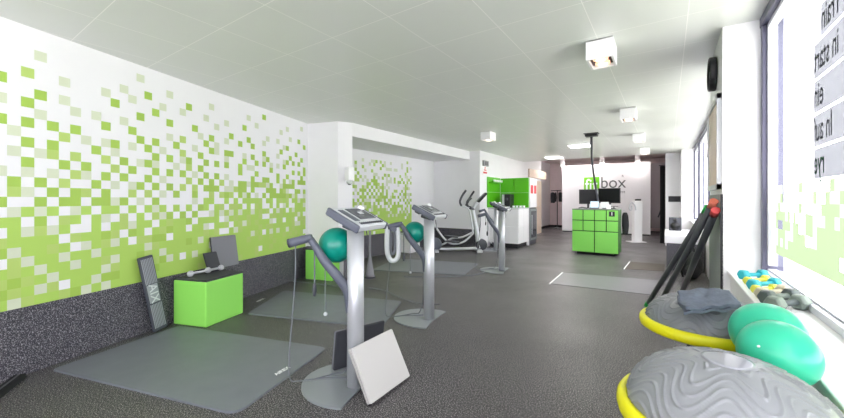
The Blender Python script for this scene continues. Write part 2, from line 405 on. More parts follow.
struct(MB().box((-4.3, 17.49, .05), (.7, .02, .1)).box((-4.59, 16, .05), (.02, 3.0, .1)).build('baseboard_back', BLKM))
struct(MB().box((-.2, 16.5, 1.45), (1.6, .1, 2.5)).build('wall_back_right', GREYW))
struct(MB().box((.14, 12.3, 1.3), (.36, .16, 2.6)).build('wall_end', WHITE))
struct(MB().box((.44, 11.85, 1.3), (.26, .7, 2.6)).build('wall_end_column', WHITE2))
struct(MB().box((-.95, UB-.1, .35), (3.4, .2, .7)).build('wall_front', WHITE))
struct(MB().box((.7, 15, 1.55), (.2, 5.4, 3.1)).build('wall_right_rear', WHITE))
# right pillar
struct(MB().box(((.345+.68)/2, (USE+UPE)/2, 1.3), (.68-.345, UPE-USE, 2.6)).build('wall_pillar_right', WHITE2))
# right parapet, sill
struct(MB().box((.54, (UB+USE)/2, .37), (.3, USE-UB, .74)).build('wall_right', WHITE2))
struct(MB().box((.53, (UB+USE)/2, .755), (.32, USE-UB-.002, .03), bev=.006).build('trim_sill', WHITE2))
struct(MB().box((.62, (UPE+12.2)/2, .37), (.12, 12.2-UPE, .74)).build('wall_right_bay', WHITE2))
struct(MB().box((.59, (UPE+11.5)/2, .755), (.20, 11.5-UPE, .03), bev=.006).build('trim_sill_bay', WHITE2))
# ------------------------------------------------------------------ windows
def window(name, ua, ub, mulls, v=VWIN, z0=.77, z1=2.6):
    root = bpy.data.objects.new(name, None); C.objects.link(root); root['kind'] = 'structure'
    m = MB()
    MB().box((v-.005, (ua+ub)/2, z0+.018), (.10, ub-ua, .036), bev=.004).build('bottom_rail', FRAMEL, root); m.box((v-.01, (ua+ub)/2, z1-.035), (.10, ub-ua, .07), bev=.004)
    for k, u in enumerate([ua+.03, ub-.03]+mulls): m.box((v, u, (z0+z1)/2), (.11, .06, z1-z0-.05), bev=.004)
    m.build('window_frame', FRAME, root)
    g = MB()
    us = sorted([ua+.03, ub-.03]+mulls)
    for u0, u1 in zip(us, us[1:]):
        for cc, dd in (((v-.006, (u0+u1)/2, z0+.042), (.05, u1-u0-.06, .008)), ((v-.006, (u0+u1)/2, z1-.085), (.05, u1-u0-.06, .03)),
                       ((v-.006, u0+.045, (z0+z1)/2), (.05, .03, z1-z0-.14)), ((v-.006, u1-.045, (z0+z1)/2), (.05, .03, z1-z0-.14))):
            g.box(cc, dd, bev=.003)
    g.build('sash', FRAMEL, root)
    p = MB()
    for u0, u1 in zip(us, us[1:]): p.box((v+.012, (u0+u1)/2, (z0+z1)/2), (.006, u1-u0-.06, z1-z0-.1))
    p.build('pane', GLASS, root)
    return root
W1 = window('window_1', UB+.05, USE-.005, [-.9])
W2 = window('window_2', UPE+.02, 11.4, [5.6, 7.55, 9.75])
# film on the near pane: grey text strips and green / white pixels
FG = translucent('film_green', (.245, .305, .19, 1), .0); FW = translucent('film_white', (.36, .38, .38, 1), .0)
FSTR = translucent('film_strip_grey', (.165, .17, .19, 1), .03); FTX = translucent('film_text_grey', (.145, .148, .162, 1)); FTG = translucent('film_text_green', (.06, .13, .09, 1))
vf = VWIN+.006
UE = 2.63
for k, (zt, zb, txt, mt, mt_u) in enumerate([(2.245, 2.09, 'Train', FTX, UE-.10), (2.078, 1.905, 'in start', FTX, UE), (1.893, 1.735, 'ein', FTX, UE), (1.722, 1.565, 'In auf', FTX, UE), (1.553, 1.405, 'rye', FTG, UE)]):
    if True:
        MB().quad([(vf, .9, zb), (vf, mt_u, zb), (vf, mt_u, zt), (vf, .9, zt)]).build('film_strip', FSTR, W1)
    M = basis((0, 1, 0), (0, 0, 1), (vf-.002, mt_u-.012, (zt+zb)/2))
    text_obj('film_lettering', txt, .17, mt, W1, M, 'RIGHT', .0003, .001, .65)
g1 = MB(); w1_ = MB(); rf = random.Random(5)
cs = .058
def sq(m, ua, zt): m.quad([(vf, ua, zt), (vf, ua-cs, zt), (vf, ua-cs, zt-cs), (vf, ua, zt-cs)])
PN = [.35, .45, .5, .62, .75, .88, .95, 1]; PF = [.12, .22, .28, .4, .5, .65, .85, 1]
for i in range(44):
    for j in range(8):
        ua = 3.40-i*cs; zt = 1.395-j*cs; near = ua < UE
        if rf.random() < (PN if near else PF)[j]: sq(g1, ua, zt)
        elif rf.random() < .7: sq(w1_, ua, zt)
g1.build('film_pixels', FG, W1); w1_.build('film_pixels', FW, W1)
# ================================================================== CEILING LAMPS
def cube_lamp(v, u, label, z=.158, wx=.2, wy=.27, group='white cube spotlights on the ceiling'):
    t = thing('ceiling_spotlight', label, 'ceiling lamp', (v, u, HC), 0, group)
    m = MB(); th = .018
    m.box((0, 0, -.006), (wx, wy, .012), bev=.002)
    for s_ in (1, -1):
        m.box((s_*(wx-th)/2, 0, -z/2), (th, wy, z), bev=.0015); m.box((0, s_*(wy-th)/2, -z/2), (wx-2*th, th, z), bev=.0015)
    m.build('housing', WHITE2, t)
    MB().box((0, 0, -z+.035), (wx-2*th, wy-2*th, .01)).build('reflector', LAMPI, t)
    for k in (-1, 1):
        b_ = MB().lathe([(.0, .03), (.056, .03), (.058, .014), (.040, .010), (.0, .010)], 28, (0, k*.058, -z)).build('bulb', LAMPR, t)
        MB().lathe([(0, .0105), (.036, .0105), (.030, .004), (.0, .002)], 24, (0, k*.058, -z)).build('lens', LAMPE, b_)
    L = bpy.data.lights.new('lamp_light', 'SPOT'); L.energy = 32; L.spot_size = 2.0; L.spot_blend = .6; L.color = (1, .9, .78); L.shadow_soft_size = .008
    lo = bpy.data.objects.new('lamp_light', L); C.objects.link(lo); lo.parent = t; lo.location = (0, 0, -z-.02)
    return t
cube_lamp(-.4525, 3.326, 'white cube spotlight nearest the camera, with two glowing bulbs')
cube_lamp(-.46, 5.95, 'second white cube spotlight back in the right-hand row')
cube_lamp(-.46, 8.3, 'third white cube spotlight back in the right-hand row')
cube_lamp(-.46, 10.6, 'white cube spotlight farthest back in the right-hand row')
cube_lamp(-2.86, 6.45, 'lone white cube spotlight on the ceiling near the niche beam')
def panel_lamp(v, u, label, wx, wy, z=HC, en=22):
    t = thing('ceiling_panel_lamp', label, 'ceiling lamp', (v, u, z), 0, 'glowing panel lamps on the ceiling')
    MB().box((0, 0, -.012), (wx, wy, .024), bev=.006).build('housing', WHITE2, t)
    MB().box((0, 0, -.033), (wx-.02, wy-.02, .02), bev=.01).build('diffuser', LAMPW, t)
    L = bpy.data.lights.new('lamp_light', 'AREA'); L.energy = en; L.size = .4; L.color = (1, .97, .92)
    lo = bpy.data.objects.new('lamp_light', L); C.objects.link(lo); lo.parent = t; lo.location = (0, 0, -.05)
    return t
panel_lamp(-1.72, 9.15, 'flat glowing ceiling lamp nearer the camera, beside the ceiling cable box', .46, .46)
panel_lamp(-2.85, 11.3, 'flat glowing ceiling lamp farther back, left of the white partition', .46, .46)
panel_lamp(-2.78, 14.75, 'added unseen fill lamp in the raised rear ceiling, over the coat rack', .46, .3, 3.0, 12)  # added lamp, hidden behind the ceiling edge, brightens the rear ceiling and walls
for k, (px, py, lab) in enumerate([(562.5, 163, 'small white tube spot above the left end of the partition'), (602, 160, 'small white tube spot above the middle of the partition'), (637.5, 158.5, 'small white tube spot above the right end of the partition')]):
    p = onU(px, py, 14.9)
    t = thing('tube_spot', lab, 'ceiling lamp', (p.x, p.y, 3.0), 0, 'white tube spots over the partition')
    MB().lathe([(.07, 0), (.07, -.02), (.02, -.03), (.02, -.10), (.075, -.11), (.085, p.z-.12-3.0)], 20).build('housing', WHITE2, t)
    MB().lathe([(.0, 0), (.07, 0), (.07, -.004), (0, -.004)], 20, (0, 0, p.z-.12-3.0)).build('lens', LAMPW, t)
    L = bpy.data.lights.new('lamp_light', 'POINT'); L.energy = 11; L.shadow_soft_size = .06; L.color = (1, .93, .9)
    lo = bpy.data.objects.new('lamp_light', L); C.objects.link(lo); lo.parent = t; lo.location = (0, -.02, p.z-.2-3.0)
# cable box at the ceiling with its drop cable
b_ = Z(591.5, 133.5, HC)
t = thing('ceiling_cable_box', 'small black box at the ceiling with a cable hanging to the monitors', 'cable outlet', (b_.x, b_.y, HC))
MB().box((0, 0, -.035), (.22, .16, .05), bev=.01).box((0, 0, -.005), (.26, .2, .01), bev=.003).build('housing', BLACK, t)
DV1, DU0 = -.93, 9.15
tip = Vector((-1.62, 9.62, 1.15))
tip = onU(598.5, 203, 9.62); MB().tube([(0, 0, -.05), Vector(D(592, 160, 7.9))-Vector((b_.x, b_.y, HC)), Vector(D(594.5, 180, 8.6))-Vector((b_.x, b_.y, HC)), tip-Vector((b_.x, b_.y, HC))], .024, 10, 8).build('cable', DARKP, t)
# ================================================================== PARTITION WITH LOGO
PU = 15.2
a = onU(562, 233, PU); b = onU(650.5, 236, PU)
t = thing('partition_wall', 'tall white partition panel with green and grey logo lettering', 'partition', ((a.x+b.x)/2, PU, 0))
PW = b.x-a.x; pz = 2.66
MB().box((0, .05, (pz+.04)/2), (PW, .1, pz-.04), bev=.008).build('panel', WHITE, t)
MB().box((0, .05, .02), (PW-.06, .07, .04)).build('plinth', BLKM, t)
ox = (a.x+b.x)/2
def pl(px, py): q = onU(px, py, PU-.004); return Vector((q.x-ox, -.004, q.z))
g0, g1_ = pl(584, 190.5), pl(599.3, 176.9)
MB().box(((g0.x+g1_.x)/2, -.004, (g0.z+g1_.z)/2), (g1_.x-g0.x, .008, g1_.z-g0.z)).build('logo_square', LOGOG, t)
gm = (g0+g1_)/2; M = basis((1, 0, 0), (0, 0, 1), (gm.x-.01, -.010, gm.z-.07)); text_obj('logo_lettering', 'fit', .66, TXTW, t, M, 'CENTER', .002, .004, .85)
bm_ = pl(613.0, 184.2); M = basis((1, 0, 0), (0, 0, 1), (bm_.x, -.005, bm_.z+.05)); text_obj('logo_lettering', 'box', .62, LOGOD, t, M, 'CENTER', .002, -.002, .90)
for px, py, tx in ((622.8, 176.2, 'R'), (622.5, 192.3, 'TM')):
    q = pl(px, py); text_obj('logo_mark', tx, .12, LOGOD, t, basis((1, 0, 0), (0, 0, 1), (q.x, -.005, q.z)), 'CENTER', .001)
# ================================================================== GREEN DESK
fl_, fr_ = onU(572, 252, DU0), onU(618.6, 255, DU0)
DW = fr_.x-fl_.x; DH = 1.08; DD = .62
dx = (fl_.x+fr_.x)/2
t = thing('reception_desk', 'lime green desk of square cupboards on a dark plinth', 'desk', (dx, DU0, 0))
MB().box((0, DD/2, .03), (DW-.2, DD-.14, .06)).build('plinth', BLKM, t)
MB().box((0, DD/2+.01, (.06+DH-.02)/2), (DW-.004, DD-.02, DH-.08)).build('carcass', mat('carcass_green', srgb(40, 92, 24), .5), t)
MB().box((0, DD/2, DH-.01), (DW, DD, .02), bev=.003).build('worktop', PGREY, t)
hz = (DH-.08)/4; gap = .02
for r in range(2):
    for k in range(4):
        w = DW/4; z = DH-.02-hz*(r+.5)
        d = MB().box((-DW/2+w*(k+.5), -.006, z), (w-gap, .02, hz-gap), bev=.003).build('door', LIMED, t)
        if r == 0 and k == 3:
            q = onU(612, 214, DU0)
            MB().box((q.x-dx, -.018, q.z), (.115, .004, .115)).build('number_plate', BLACK, d)
            text_obj('number', '1', .1, TXTW, d, basis((1, 0, 0), (0, 0, 1), (q.x-dx, -.0215, q.z)), 'CENTER', .001, .002)
for k in range(2):
    w = DW/2; MB().box((-DW/2+w*(k+.5), -.006, .06+hz), (w-gap, .02, 2*hz-gap), bev=.003).build('door', LIMED, t)
desk_top = DH
def monitor(pxa, pxb, ytop, ybot, u0, u1, label, stand):
    a = onU(pxa, ybot, u0); b = onU(pxb, ybot, u1); zt = onU((pxa+pxb)/2, ytop, (u0+u1)/2).z; zb = onU((pxa+pxb)/2, ybot, (u0+u1)/2).z
    mid = (a+b)/2; d = Vector((b.x-a.x, b.y-a.y, 0)); L = d.length; ang = math.atan2(d.y, d.x)
    t = thing('computer_monitor', label, 'monitor', (mid.x, mid.y, desk_top), ang, 'monitors on the green desk')
    h = zt-zb; zc = (zt+zb)/2-desk_top
    MB().box((0, 0, zc), (L, .035, h), bev=.006).build('case', BLACK, t)
    MB().box((0, -.019, zc+.008), (L-.03, .003, h-.045)).build('screen', mat('screen_off', srgb(14, 15, 17), .4, spec=.25), t)
    MB().box((0, .05, zc*.5+.035), (.05, .02, zc+.05), bev=.006).lathe([(.0, 0), (.10, 0), (.10, .01), (.03, .018), (0, .018)], 24, (0, .05, 0)).build('stand', DARKP, t)
    return t
monitor(579, 597.6, 189.4, 204, 9.62, 9.70, 'left black monitor on the green desk', 0)
monitor(598.4, 620.5, 188.2, 203.2, 9.70, 9.56, 'right black monitor on the green desk', 0)
q = onU(594, 203.5, 9.34)
t = thing('laptop', 'small open laptop with pale blue screen on the green desk', 'laptop', (q.x, 9.34, desk_top))
MB().box((0, 0, .008), (.2, .14, .016), bev=.004).build('keyboard_base', SLATE, t)
s_ = MB().box((0, .085, .10), (.2, .01, .17), Euler((-.2, 0, 0)), bev=.003).build('lid', SLATE, t)
MB().box((0, .078, .10), (.18, .003, .145), Euler((-.2, 0, 0))).build('screen', SCRB, s_)
q = onU(604.5, 203.5, 9.36)
t = thing('tablet_stand', 'small white tablet on a slanted stand right of the laptop', 'tablet', (q.x, 9.36, desk_top))
MB().box((0, .02, .09), (.17, .012, .15), Euler((-.35, 0, .15)), bev=.004).build('tablet', SILV, t)
MB().box((0, .0, .012), (.08, .12, .02), bev=.005).box((0, .05, .06), (.03, .02, .1), Euler((.3, 0, 0))).build('stand', SLATE, t)
q = onU(608.8, 207, 9.28)
t = thing('paper_box', 'little white box standing on the desk under the right monitor', 'box', (q.x, 9.26, desk_top))
MB().box((0, 0, .045), (.085, .06, .09), bev=.003).build('carton', WHITE2, t); MB().box((0, 0, .094), (.089, .064, .016), bev=.003).build('lid', WHITE2, t)
q = onU(583, 208, 9.35)
tag(MB().tube([(-.10, 0, .012), (-.03, .03, .03), (.04, -.01, .02), (.10, .02, .012)], .014, 8, 6).build('cable_coil', DARKP, None, (q.x, 9.35, desk_top)), 'dark heap of cable on the left end of the green desk', 'cable')
q = onU(614, 207, 9.45)
t = thing('desk_lamp_base', 'small dark flat stand on the right end of the green desk', 'stand', (q.x, 9.42, desk_top))
MB().lathe([(0, 0), (.06, 0), (.06, .01), (.015, .02), (.012, .05), (0, .05)], 20).build('foot', DARKP, t); MB().box((0, 0, .06), (.18, .05, .012), bev=.003).build('plate', DARKP, t)
q = onU(625.3, 222, 9.55)
t = thing('hanging_jacket', 'dark garment hanging on the right side of the green desk', 'garment', (onU(618.6, 255, DU0).x+.10, 9.5, .50))
MB().tube([(0, 0, 0), (.005, .01, .2), (0, 0, .42), (0, 0, .5)], .05, 12, 6, [.035, .045, .04, .02], (.5, 1.6)).build('cloth', BLKM, t)
MB().tube([(0, 0, .48), (0, 0, .53), (-.055, 0, .55)], .006, 6, 4).build('hook', SILV, t)
# white hygiene column
q = F(636, 242)
t = thing('white_column_stand', 'slim white column stand with silver hose beside the white partition', 'stand', (q.x, q.y, 0), A0*0+.6)
MB().box((0, 0, .01), (.44, .34, .02), bev=.005).build('base_plate', WHITE2, t)
MB().box((.03, 0, .64), (.24, .16, 1.24), bev=.012).build('column', WHITE2, t)
MB().box((.06, 0, 1.29), (.14, .1, .05), bev=.01).build('cap', BLACK, t)
MB().tube([(-.06, -.09, .98), (-.10, -.1, 1.14), (-.22, -.12, 1.2), (-.28, -.12, 1.05), (-.26, -.12, .98), (-.2, -.12, 1.0), (-.2, -.12, 1.12)], .018, 8, 6).build('hose', SILV, t)
# ================================================================== REAR RIGHT
t = thing('tall_curtain', 'narrow black curtain hanging beside the grey end wall', 'curtain', (-.10, 12.55, 0))
m = MB(); pts = []
for k in range(17): pts.append((-.07+.14*k/16, .03*math.sin(k*1.5)))
m.prism(pts+[(x, y+.02) for x, y in reversed(pts)], .02, 2.28).build('cloth', BLKM, t)
MB().tube([(-.1, .02, 2.3), (.1, .02, 2.3)], .012, 8).build('rail', DARKP, t)
q = onU(660, 215, 13.2)
t = thing('hose', 'grey hooked hose standing in the gap right of the partition', 'hose', (q.x, 13.2, 0))
MB().tube([(.14, 0, 1.1), (.06, 0, 1.08), (0, 0, .9), (-.05, 0, .75)], .02, 8, 6).build('bent_tube', DARKP, t)
MB().tube([(.08, 0, .03), (.05, 0, .3), (.08, 0, .7), (.1, 0, 1.05)], .045, 10, 6, [.09, .05, .045, .03]).build('body', SILV, t)
fr = thing('wall_vent', 'small black rectangular opening on the grey end wall', 'vent', (onU(675.8, 199, 12.2).x, 12.215, onU(675.8, 199, 12.2).z))
MB().box((0, -.008, 0), (.34, .014, .16), bev=.003).build('frame', BLACK, fr)
mm = MB()
for k in range(5): mm.box((0, -.016, -.05+k*.025), (.3, .006, .006))
mm.build('grille', BLKM, fr)
# ledge with white top
struct(MB().box((.27, 8.85, .25), (.56, 1.7, .5)).build('wall_ledge', WAINS))
struct(MB().box((.26, 8.85, .57), (.6, 1.74, .14), bev=.006).build('trim_ledge', WHITE2))
q = Z(675.5, 226, .66)
t = thing('loudspeaker', 'small dark loudspeaker on the white ledge before the end wall', 'speaker', (.14, 9.35, .64))
MB().box((0, 0, .14), (.22, .2, .28), bev=.012).build('case', DARKP, t)
MB().lathe([(0, 0), (.07, 0), (.085, .006), (0, .01)], 24, (0, -.102, .10), (0, -1, 0)).build('cone', BLACK, t)
MB().lathe([(0, 0), (.03, 0), (.035, .005), (0, .008)], 20, (0, -.102, .22), (0, -1, 0)).build('tweeter', BLACK, t)
q = onV(699, 262, .30)
t = thing('backpack', 'black backpack slumped on the floor beyond the leaning bars', 'bag', (.33, 7.35, 0))
m = MB(); m.sphere((0, 0, .22), .2, (.75, .95, 1.12), 24); m.build('sack', BLKM, t)
MB().sphere((0, -.17, .15), .11, (.95, .5, 1), 20).build('pocket', BLKM, t)
MB().tube([(0, .02, .40), (-.03, .02, .50), (.03, .04, .5), (.04, .04, .41)], .014, 8, 6).build('handle', BLACK, t)
MB().tube([(-.1, -.12, .4), (-.15, -.2, .25), (-.12, -.18, .05)], .016, 8, 6).build('strap', BLACK, t)
# ================================================================== PILLAR FITTINGS
pc = onV(716, 74, .345)
t = thing('wall_clock', 'round black wall clock high on the white pillar', 'clock', (.345, pc.y, pc.z))
MB().lathe([(.0, 0), (.137, 0), (.142, .008), (.142, .045), (.135, .052), (.122, .048), (.122, .03), (0, .03)], 48, (0, 0, 0), (-1, 0, 0)).build('case', BLACK, t)
MB().lathe([(0, .031), (.121, .031), (.121, .034), (0, .034)], 40, (0, 0, 0), (-1, 0, 0)).build('dial', TXTW, t)
MB().box((-.036, 0, .04), (.002, .008, .09)).box((-.036, .03, 0), (.002, .07, .008)).build('hands', BLACK, t)
ua, ub = 3.56, 4.40
t = thing('framed_board', 'tall framed board hung on the side of the white pillar', 'picture', (.345, (ua+ub)/2, 1.38))
H_ = .74
m = MB(); m.box((-.014, 0, .02), (.028, ub-ua, .04)); m.box((-.014, 0, H_-.02), (.028, ub-ua, .04))
for sgn in (-1, 1): m.box((-.014, sgn*((ub-ua)/2-.02), H_/2), (.028, .04, H_))
m.build('frame', SILV, t)
MB().box((-.008, 0, H_/2), (.014, ub-ua-.08, H_-.08)).build('picture_sheet', BEIGE, t)
struct(MB().box((.341, (USE+UPE)/2+.02, .67), (.010, UPE-USE-.04, 1.34)).build('trim_pillar_panel', PGREY))
struct(MB().box((.341, USE+.008, .67), (.016, .016, 1.34)).build('trim_pillar_edge', BLACK))
# ================================================================== LEANING BARS
def bar(pb, pt, cb, ct, label, r=.026):
    pb, pt = Vector(pb), Vector(pt)
    d = (pt-pb); L = d.length; d.normalize()
    t = thing('weighted_bar', label, 'exercise bar', pb, 0, 'bars leaning on the pillar')
    MB().tube([d*.06, d*(L-.07)], r, 20).build('tube', TUBE, t)
    MB().tube([d*0.0, d*.065], r*1.1, 20).build('end_cap', cb, t)
    MB().tube([d*(L-.075), d*L], r*1.1, 20).build('end_cap', ct, t)
b0 = F(646.5, 307.5); b0.z = .02
top = lambda px, py: onV(px, py, .308)
bar(b0, top(708.5, 206.5), CAPG, CAPG, 'leftmost leaning bar, with green end caps')
b1 = F(658, 309); b1.z = .02
bar(b1, top(714.2, 201), CAPG, CAPR, 'middle leaning bar, with a salmon red cap on top')
b2_ = F(678, 303); b2_.z = .02
bar(b2_, onV(715.9, 210, .308), CAPG, CAPD, 'rightmost and steepest leaning bar, dark red cap on top')
# ================================================================== BENCH, BALANCE DOMES, BALLS, TOWEL
t = thing('low_bench', 'low black bench under the balance domes along the window', 'bench', (.20, 1.55, 0))
MB().box((0, 0, .705), (.24, 1.75, .035), bev=.008).build('bench_top', BLKM, t)
for sx in (-1, 1):
    for sy in (-1, 1): MB().box((sx*.09, sy*.8, .345), (.05, .05, .69), bev=.005).build('leg', BLACK, t)
MB().box((0, 0, .2), (.03, 1.56, .04)).build('stretcher', BLACK, t)
BT = .7225
def dome_h(r, R, H): return H*math.sqrt(max(0, 1-(r/R)**2.3))
def bosu(v, u, R, H, dm, label, lobes, ph, yel):
    t = thing('balance_dome', label, 'balance trainer', (v, u, BT), 0, 'domed balance trainers on the bench')
    MB().lathe([(0, 0), (R*.86, 0), (R*.92, .006), (R*.92, .016), (0, .016)], 64).build('base', BLACK, t)
    MB().lathe([(R*.86, .008), (R*.95, .004), (R*.99, .010), (R*1.005, .024), (R*1.0, .038), (R*.975, .048), (R*.93, .051), (R*.89, .046), (R*.86, .038)], 96).build('rim', yel, t)
    Rd = R*.90; m = MB(); nr, nt = 110, 300; rings = []
    for i in range(nr+1):
        f = i/nr; fr = math.sin(f*PI/2)           # radius fraction
        ring = []
        for k in range(nt):
            th = 2*PI*k/nt
            r = Rd*fr; h = dome_h(r, Rd*1.0, H)
            ridge = 0
            if fr > .27:
                w = f*8.5 + 1.25*math.sin(lobes*th+ph)*min(1, (fr-.2)*2.2) + .15*math.sin((lobes-3)*th+1.3)
                d = abs((w % 1)-.5); ridge = math.exp(-(d/.085)**2)
            s_ = 1+.022*ridge
            z = .034+h*s_
            ring.append(m.bm.verts.new((r*s_*math.cos(th), r*s_*math.sin(th), z)))
        rings.append(ring)
    for i in range(nr):
        for k in range(nt):
            fc = m.bm.faces.new((rings[i][k], rings[i][(k+1) % nt], rings[i+1][(k+1) % nt], rings[i+1][k])); fc.smooth = True
    bmesh.ops.remove_doubles(m.bm, verts=rings[0], dist=1e-6)
    m.build('dome', dm, t)
    mm = MB(); pr = []
    for k in range(9):
        rr = Rd*.24*k/8; pr.append((rr, .034+dome_h(rr, Rd, H)+.0022))
    mm.lathe(pr+[(Rd*.24, .03+H*.9)], 48).build('crown_disc', APEX, t)
    return t
def rel(pxa, sdist):    # plan point at a bearing and a distance
    a = math.atan((pxa-CX)/FPX)-A0; return (sdist*math.sin(a), sdist*math.cos(a))
R2 = .242
v2, u2 = rel(733, 1.175); v1, u1 = rel(706, 1.99); v2 -= .011; v1 -= .006
bosu(v2, u2, R2, .145, DOME, 'grey wavy balance dome nearest the camera, nothing on it', 7, .6, YEL)
bosu(v1, u1, R2, .125, DOMED, 'grey wavy balance dome with a folded towel on top', 7, 2.1, YEL)
# towel
m = MB(); cor = [Z(676, 296, .885), Z(725, 294, .89), Z(741, 305, .89), Z(684, 309, .885)]
N = 24
def towel_layer(off, sc, seed):
    rg = random.Random(seed); ph = [rg.random()*6 for _ in range(6)]; g = []
    for i in range(N+1):
        row = []
        for j in range(N+1):
            a, b = i/N, j/N
            a2, b2 = .5+(a-.5)*sc, .5+(b-.5)*sc
            p = (cor[0]*(1-a2)+cor[1]*a2)*(1-b2)+(cor[3]*(1-a2)+cor[2]*a2)*b2
            r = math.hypot(p.x-v1, p.y-u1)
            z = BT+.034+.125*.55+.45*dome_h(min(r, R2*.80), R2*.90, .125)+.014+off
            z += .004*math.sin(a*9+ph[0])*math.sin(b*5+ph[1])+.003*math.sin(a*17+b*7+ph[2])
            row.append(Vector((p.x+.004*math.sin(b*8+ph[3]), p.y+.004*math.sin(a*7+ph[4]), z)))
        g.append(row)
    return g
def add_layer(g, th):
    T = [[m.bm.verts.new(p+Vector((0, 0, th))) for p in r] for r in g]; B = [[m.bm.verts.new(p) for p in r] for r in g]
    for i in range(N):
        for j in range(N):
            for G in (T, B):
                f = m.bm.faces.new((G[i][j], G[i+1][j], G[i+1][j+1], G[i][j+1])); f.smooth = True
    for i in range(N):
        for (q, w) in (((i, 0), (i+1, 0)), ((i, N), (i+1, N)), ((0, i), (0, i+1)), ((N, i), (N, i+1))):
            m.bm.faces.new((T[q[0]][q[1]], T[w[0]][w[1]], B[w[0]][w[1]], B[q[0]][q[1]]))
add_layer(towel_layer(0, 1.0, 1), .010); add_layer(towel_layer(.012, .97, 2), .010)
ow = m.build('towel', TOWEL); tag(ow, 'folded slate grey towel lying on the rear balance dome', 'towel')
# mint balls wedged by the sill
def gym_ball(c, r, m_, label, group, valve=(.3, -.6, .5)):
    t = thing('exercise_ball', label, 'ball', c, 0, group)
    MB().sphere((0, 0, 0), r, seg=48).build('shell', m_, t)
    d = Vector(valve).normalized(); MB().lathe([(0, -.003), (.004, -.002), (.004, .0012), (.002, .002), (0, .002)], 16, d*r*.995, d).build('valve_plug', TXTW, t)
    return t
bv, bu = rel(777.5, 1.50); gym_ball((bv, bu, .842), .095, MINT, 'mint green ball in front, wedged between near dome and window sill', 'mint green balls by the window sill', (-.55, -.75, .35))
bv, bu = rel(769.5, 1.725); gym_ball((bv-.006, bu, .834), .104, MINT, 'mint green ball behind, partly hidden by the front one', 'mint green balls by the window sill', (.5, .7, .3))
# ------------------------------------------------------------------ dumbbells on the sill
def hex_dumbbell(pa, pb, zc, m_, mb_, label, rh, lh, sides=6):
    a = Z(pa[0], pa[1], zc); b = Z(pb[0], pb[1], zc); a.x = max(a.x, .405+rh*.5)
    if b.x > .55-.02: b = a+(b-a)*min(1.0, (.53-a.x)/max(.01, b.x-a.x))
    mid = (a+b)/2; d = (b-a); L = d.length; ang = math.atan2(d.y, d.x)
    t = thing('dumbbell', label, 'dumbbell', (mid.x, mid.y, .77), ang, 'dumbbells on the window sill')
    MB().tube([(-L/2, 0, rh), (L/2, 0, rh)], rh*.42, 14).build('grip', mb_, t)
    for s_ in (-1, 1):
        k = math.cos(PI/sides)
        pr = [(0, -lh/2), (rh*.8/k, -lh/2), (rh/k, -lh*.3), (rh/k, lh*.3), (rh*.8/k, lh/2), (0, lh/2)]
        m = MB(); m.lathe(pr, sides, (0, 0, 0), None, False)
        M = Matrix.Rotation(PI/2, 3, 'Y') @ Matrix.Rotation(PI/sides, 3, 'Z')
        for v in m.bm.verts: v.co = M @ v.co + Vector((s_*L/2, 0, rh))
        bmesh.ops.bevel(m.bm, geom=list(m.bm.edges), offset=rh*.06, segments=2, affect='EDGES')
        m.build('weight', m_, t)
    return t
hex_dumbbell((740, 274.5), (762.5, 274.5), .80, DBT, DBT, 'turquoise dumbbell farthest along the sill, beside the window jamb', .030, .045)
hex_dumbbell((743.5, 280), (765.5, 278.5), .795, DBY, DBY, 'yellow dumbbell between the two turquoise ones', .023, .035)
hex_dumbbell((748, 284), (775.5, 283), .80, DBT, DBT, 'turquoise dumbbell nearer the camera, between the yellow ones', .030, .045)
hex_dumbbell((750.5, 288), (773.5, 287.5), .795, DBY, DBY, 'yellow dumbbell between the turquoise and the beige one', .022, .035)
hex_dumbbell((751, 292), (783, 290.5), .80, DBB, DBB, 'beige dumbbell beside the two dark ones', .030, .05)
hex_dumbbell((757, 296), (795, 295), .803, DBD, DBG, 'dark grey dumbbell just behind the nearest one', .033, .055)
hex_dumbbell((762.5, 302.5), (802, 302), .805, DBG, DBD, 'greenish grey dumbbell nearest the camera on the sill', .035, .055)
# ================================================================== MATS
def floor_mat(name, corners, label, m_, th, rad, group='exercise mats on the floor', logo=None, z=0):
    cx = sum(p.x for p in corners)/4; cy = sum(p.y for p in corners)/4
    n = 6; pts = []
    for i in range(4):
        p, a, b = corners[i], corners[i-1], corners[(i+1) % 4]
        da = (a-p).normalized(); db = (b-p).normalized(); r = rad[i]
        if r < .005: pts.append((p.x-cx, p.y-cy)); continue
        A, B = p+da*r, p+db*r
        for k in range(n+1):
            tt = k/n; q = A*(1-tt)**2+p*2*tt*(1-tt)+B*tt*tt; pts.append((q.x-cx, q.y-cy))
    t = thing(name, label, 'mat', (cx, cy, z), 0, group)
    MB().prism(pts, 0.0, th, .002).build('pad', m_, t)
    if logo:
        for (pa, pb, txt, sz) in logo:
            a, b = F(*pa), F(*pb); d = (b-a).normalized(); yv = Vector((-d.y, d.x, 0)); mid = (a+b)/2
            text_obj('logo_lettering', txt, sz, TXTW, t, basis(d, yv, (mid.x-cx, mid.y-cy, th+.0006)), 'CENTER', .0004, .001)
    return t
floor_mat('exercise_mat', [F(52, 371), F(236, 416), F(327, 349), F(179, 327)], 'large grey mat nearest the camera, in front of the lime box', MATG, .014, [.03, .10, .06, .03],
          logo=[((275, 377), (289, 368.8), 'AIREX', .05)])
floor_mat('exercise_mat', [F(247.5, 314.5), F(381, 328.5), F(402, 302), F(284, 291.5)], 'grey mat behind the nearest training station', MATG, .014, [.03, .03, .06, .03],
          logo=[((256, 303.5), (265, 299), 'AIREX', .06)])
floor_mat('exercise_mat', [F(372, 270.5), F(464, 275.5), F(478.5, 264), F(396, 259)], 'grey mat in front of the elliptical trainer', MATG, .014, [.03, .03, .05, .03])
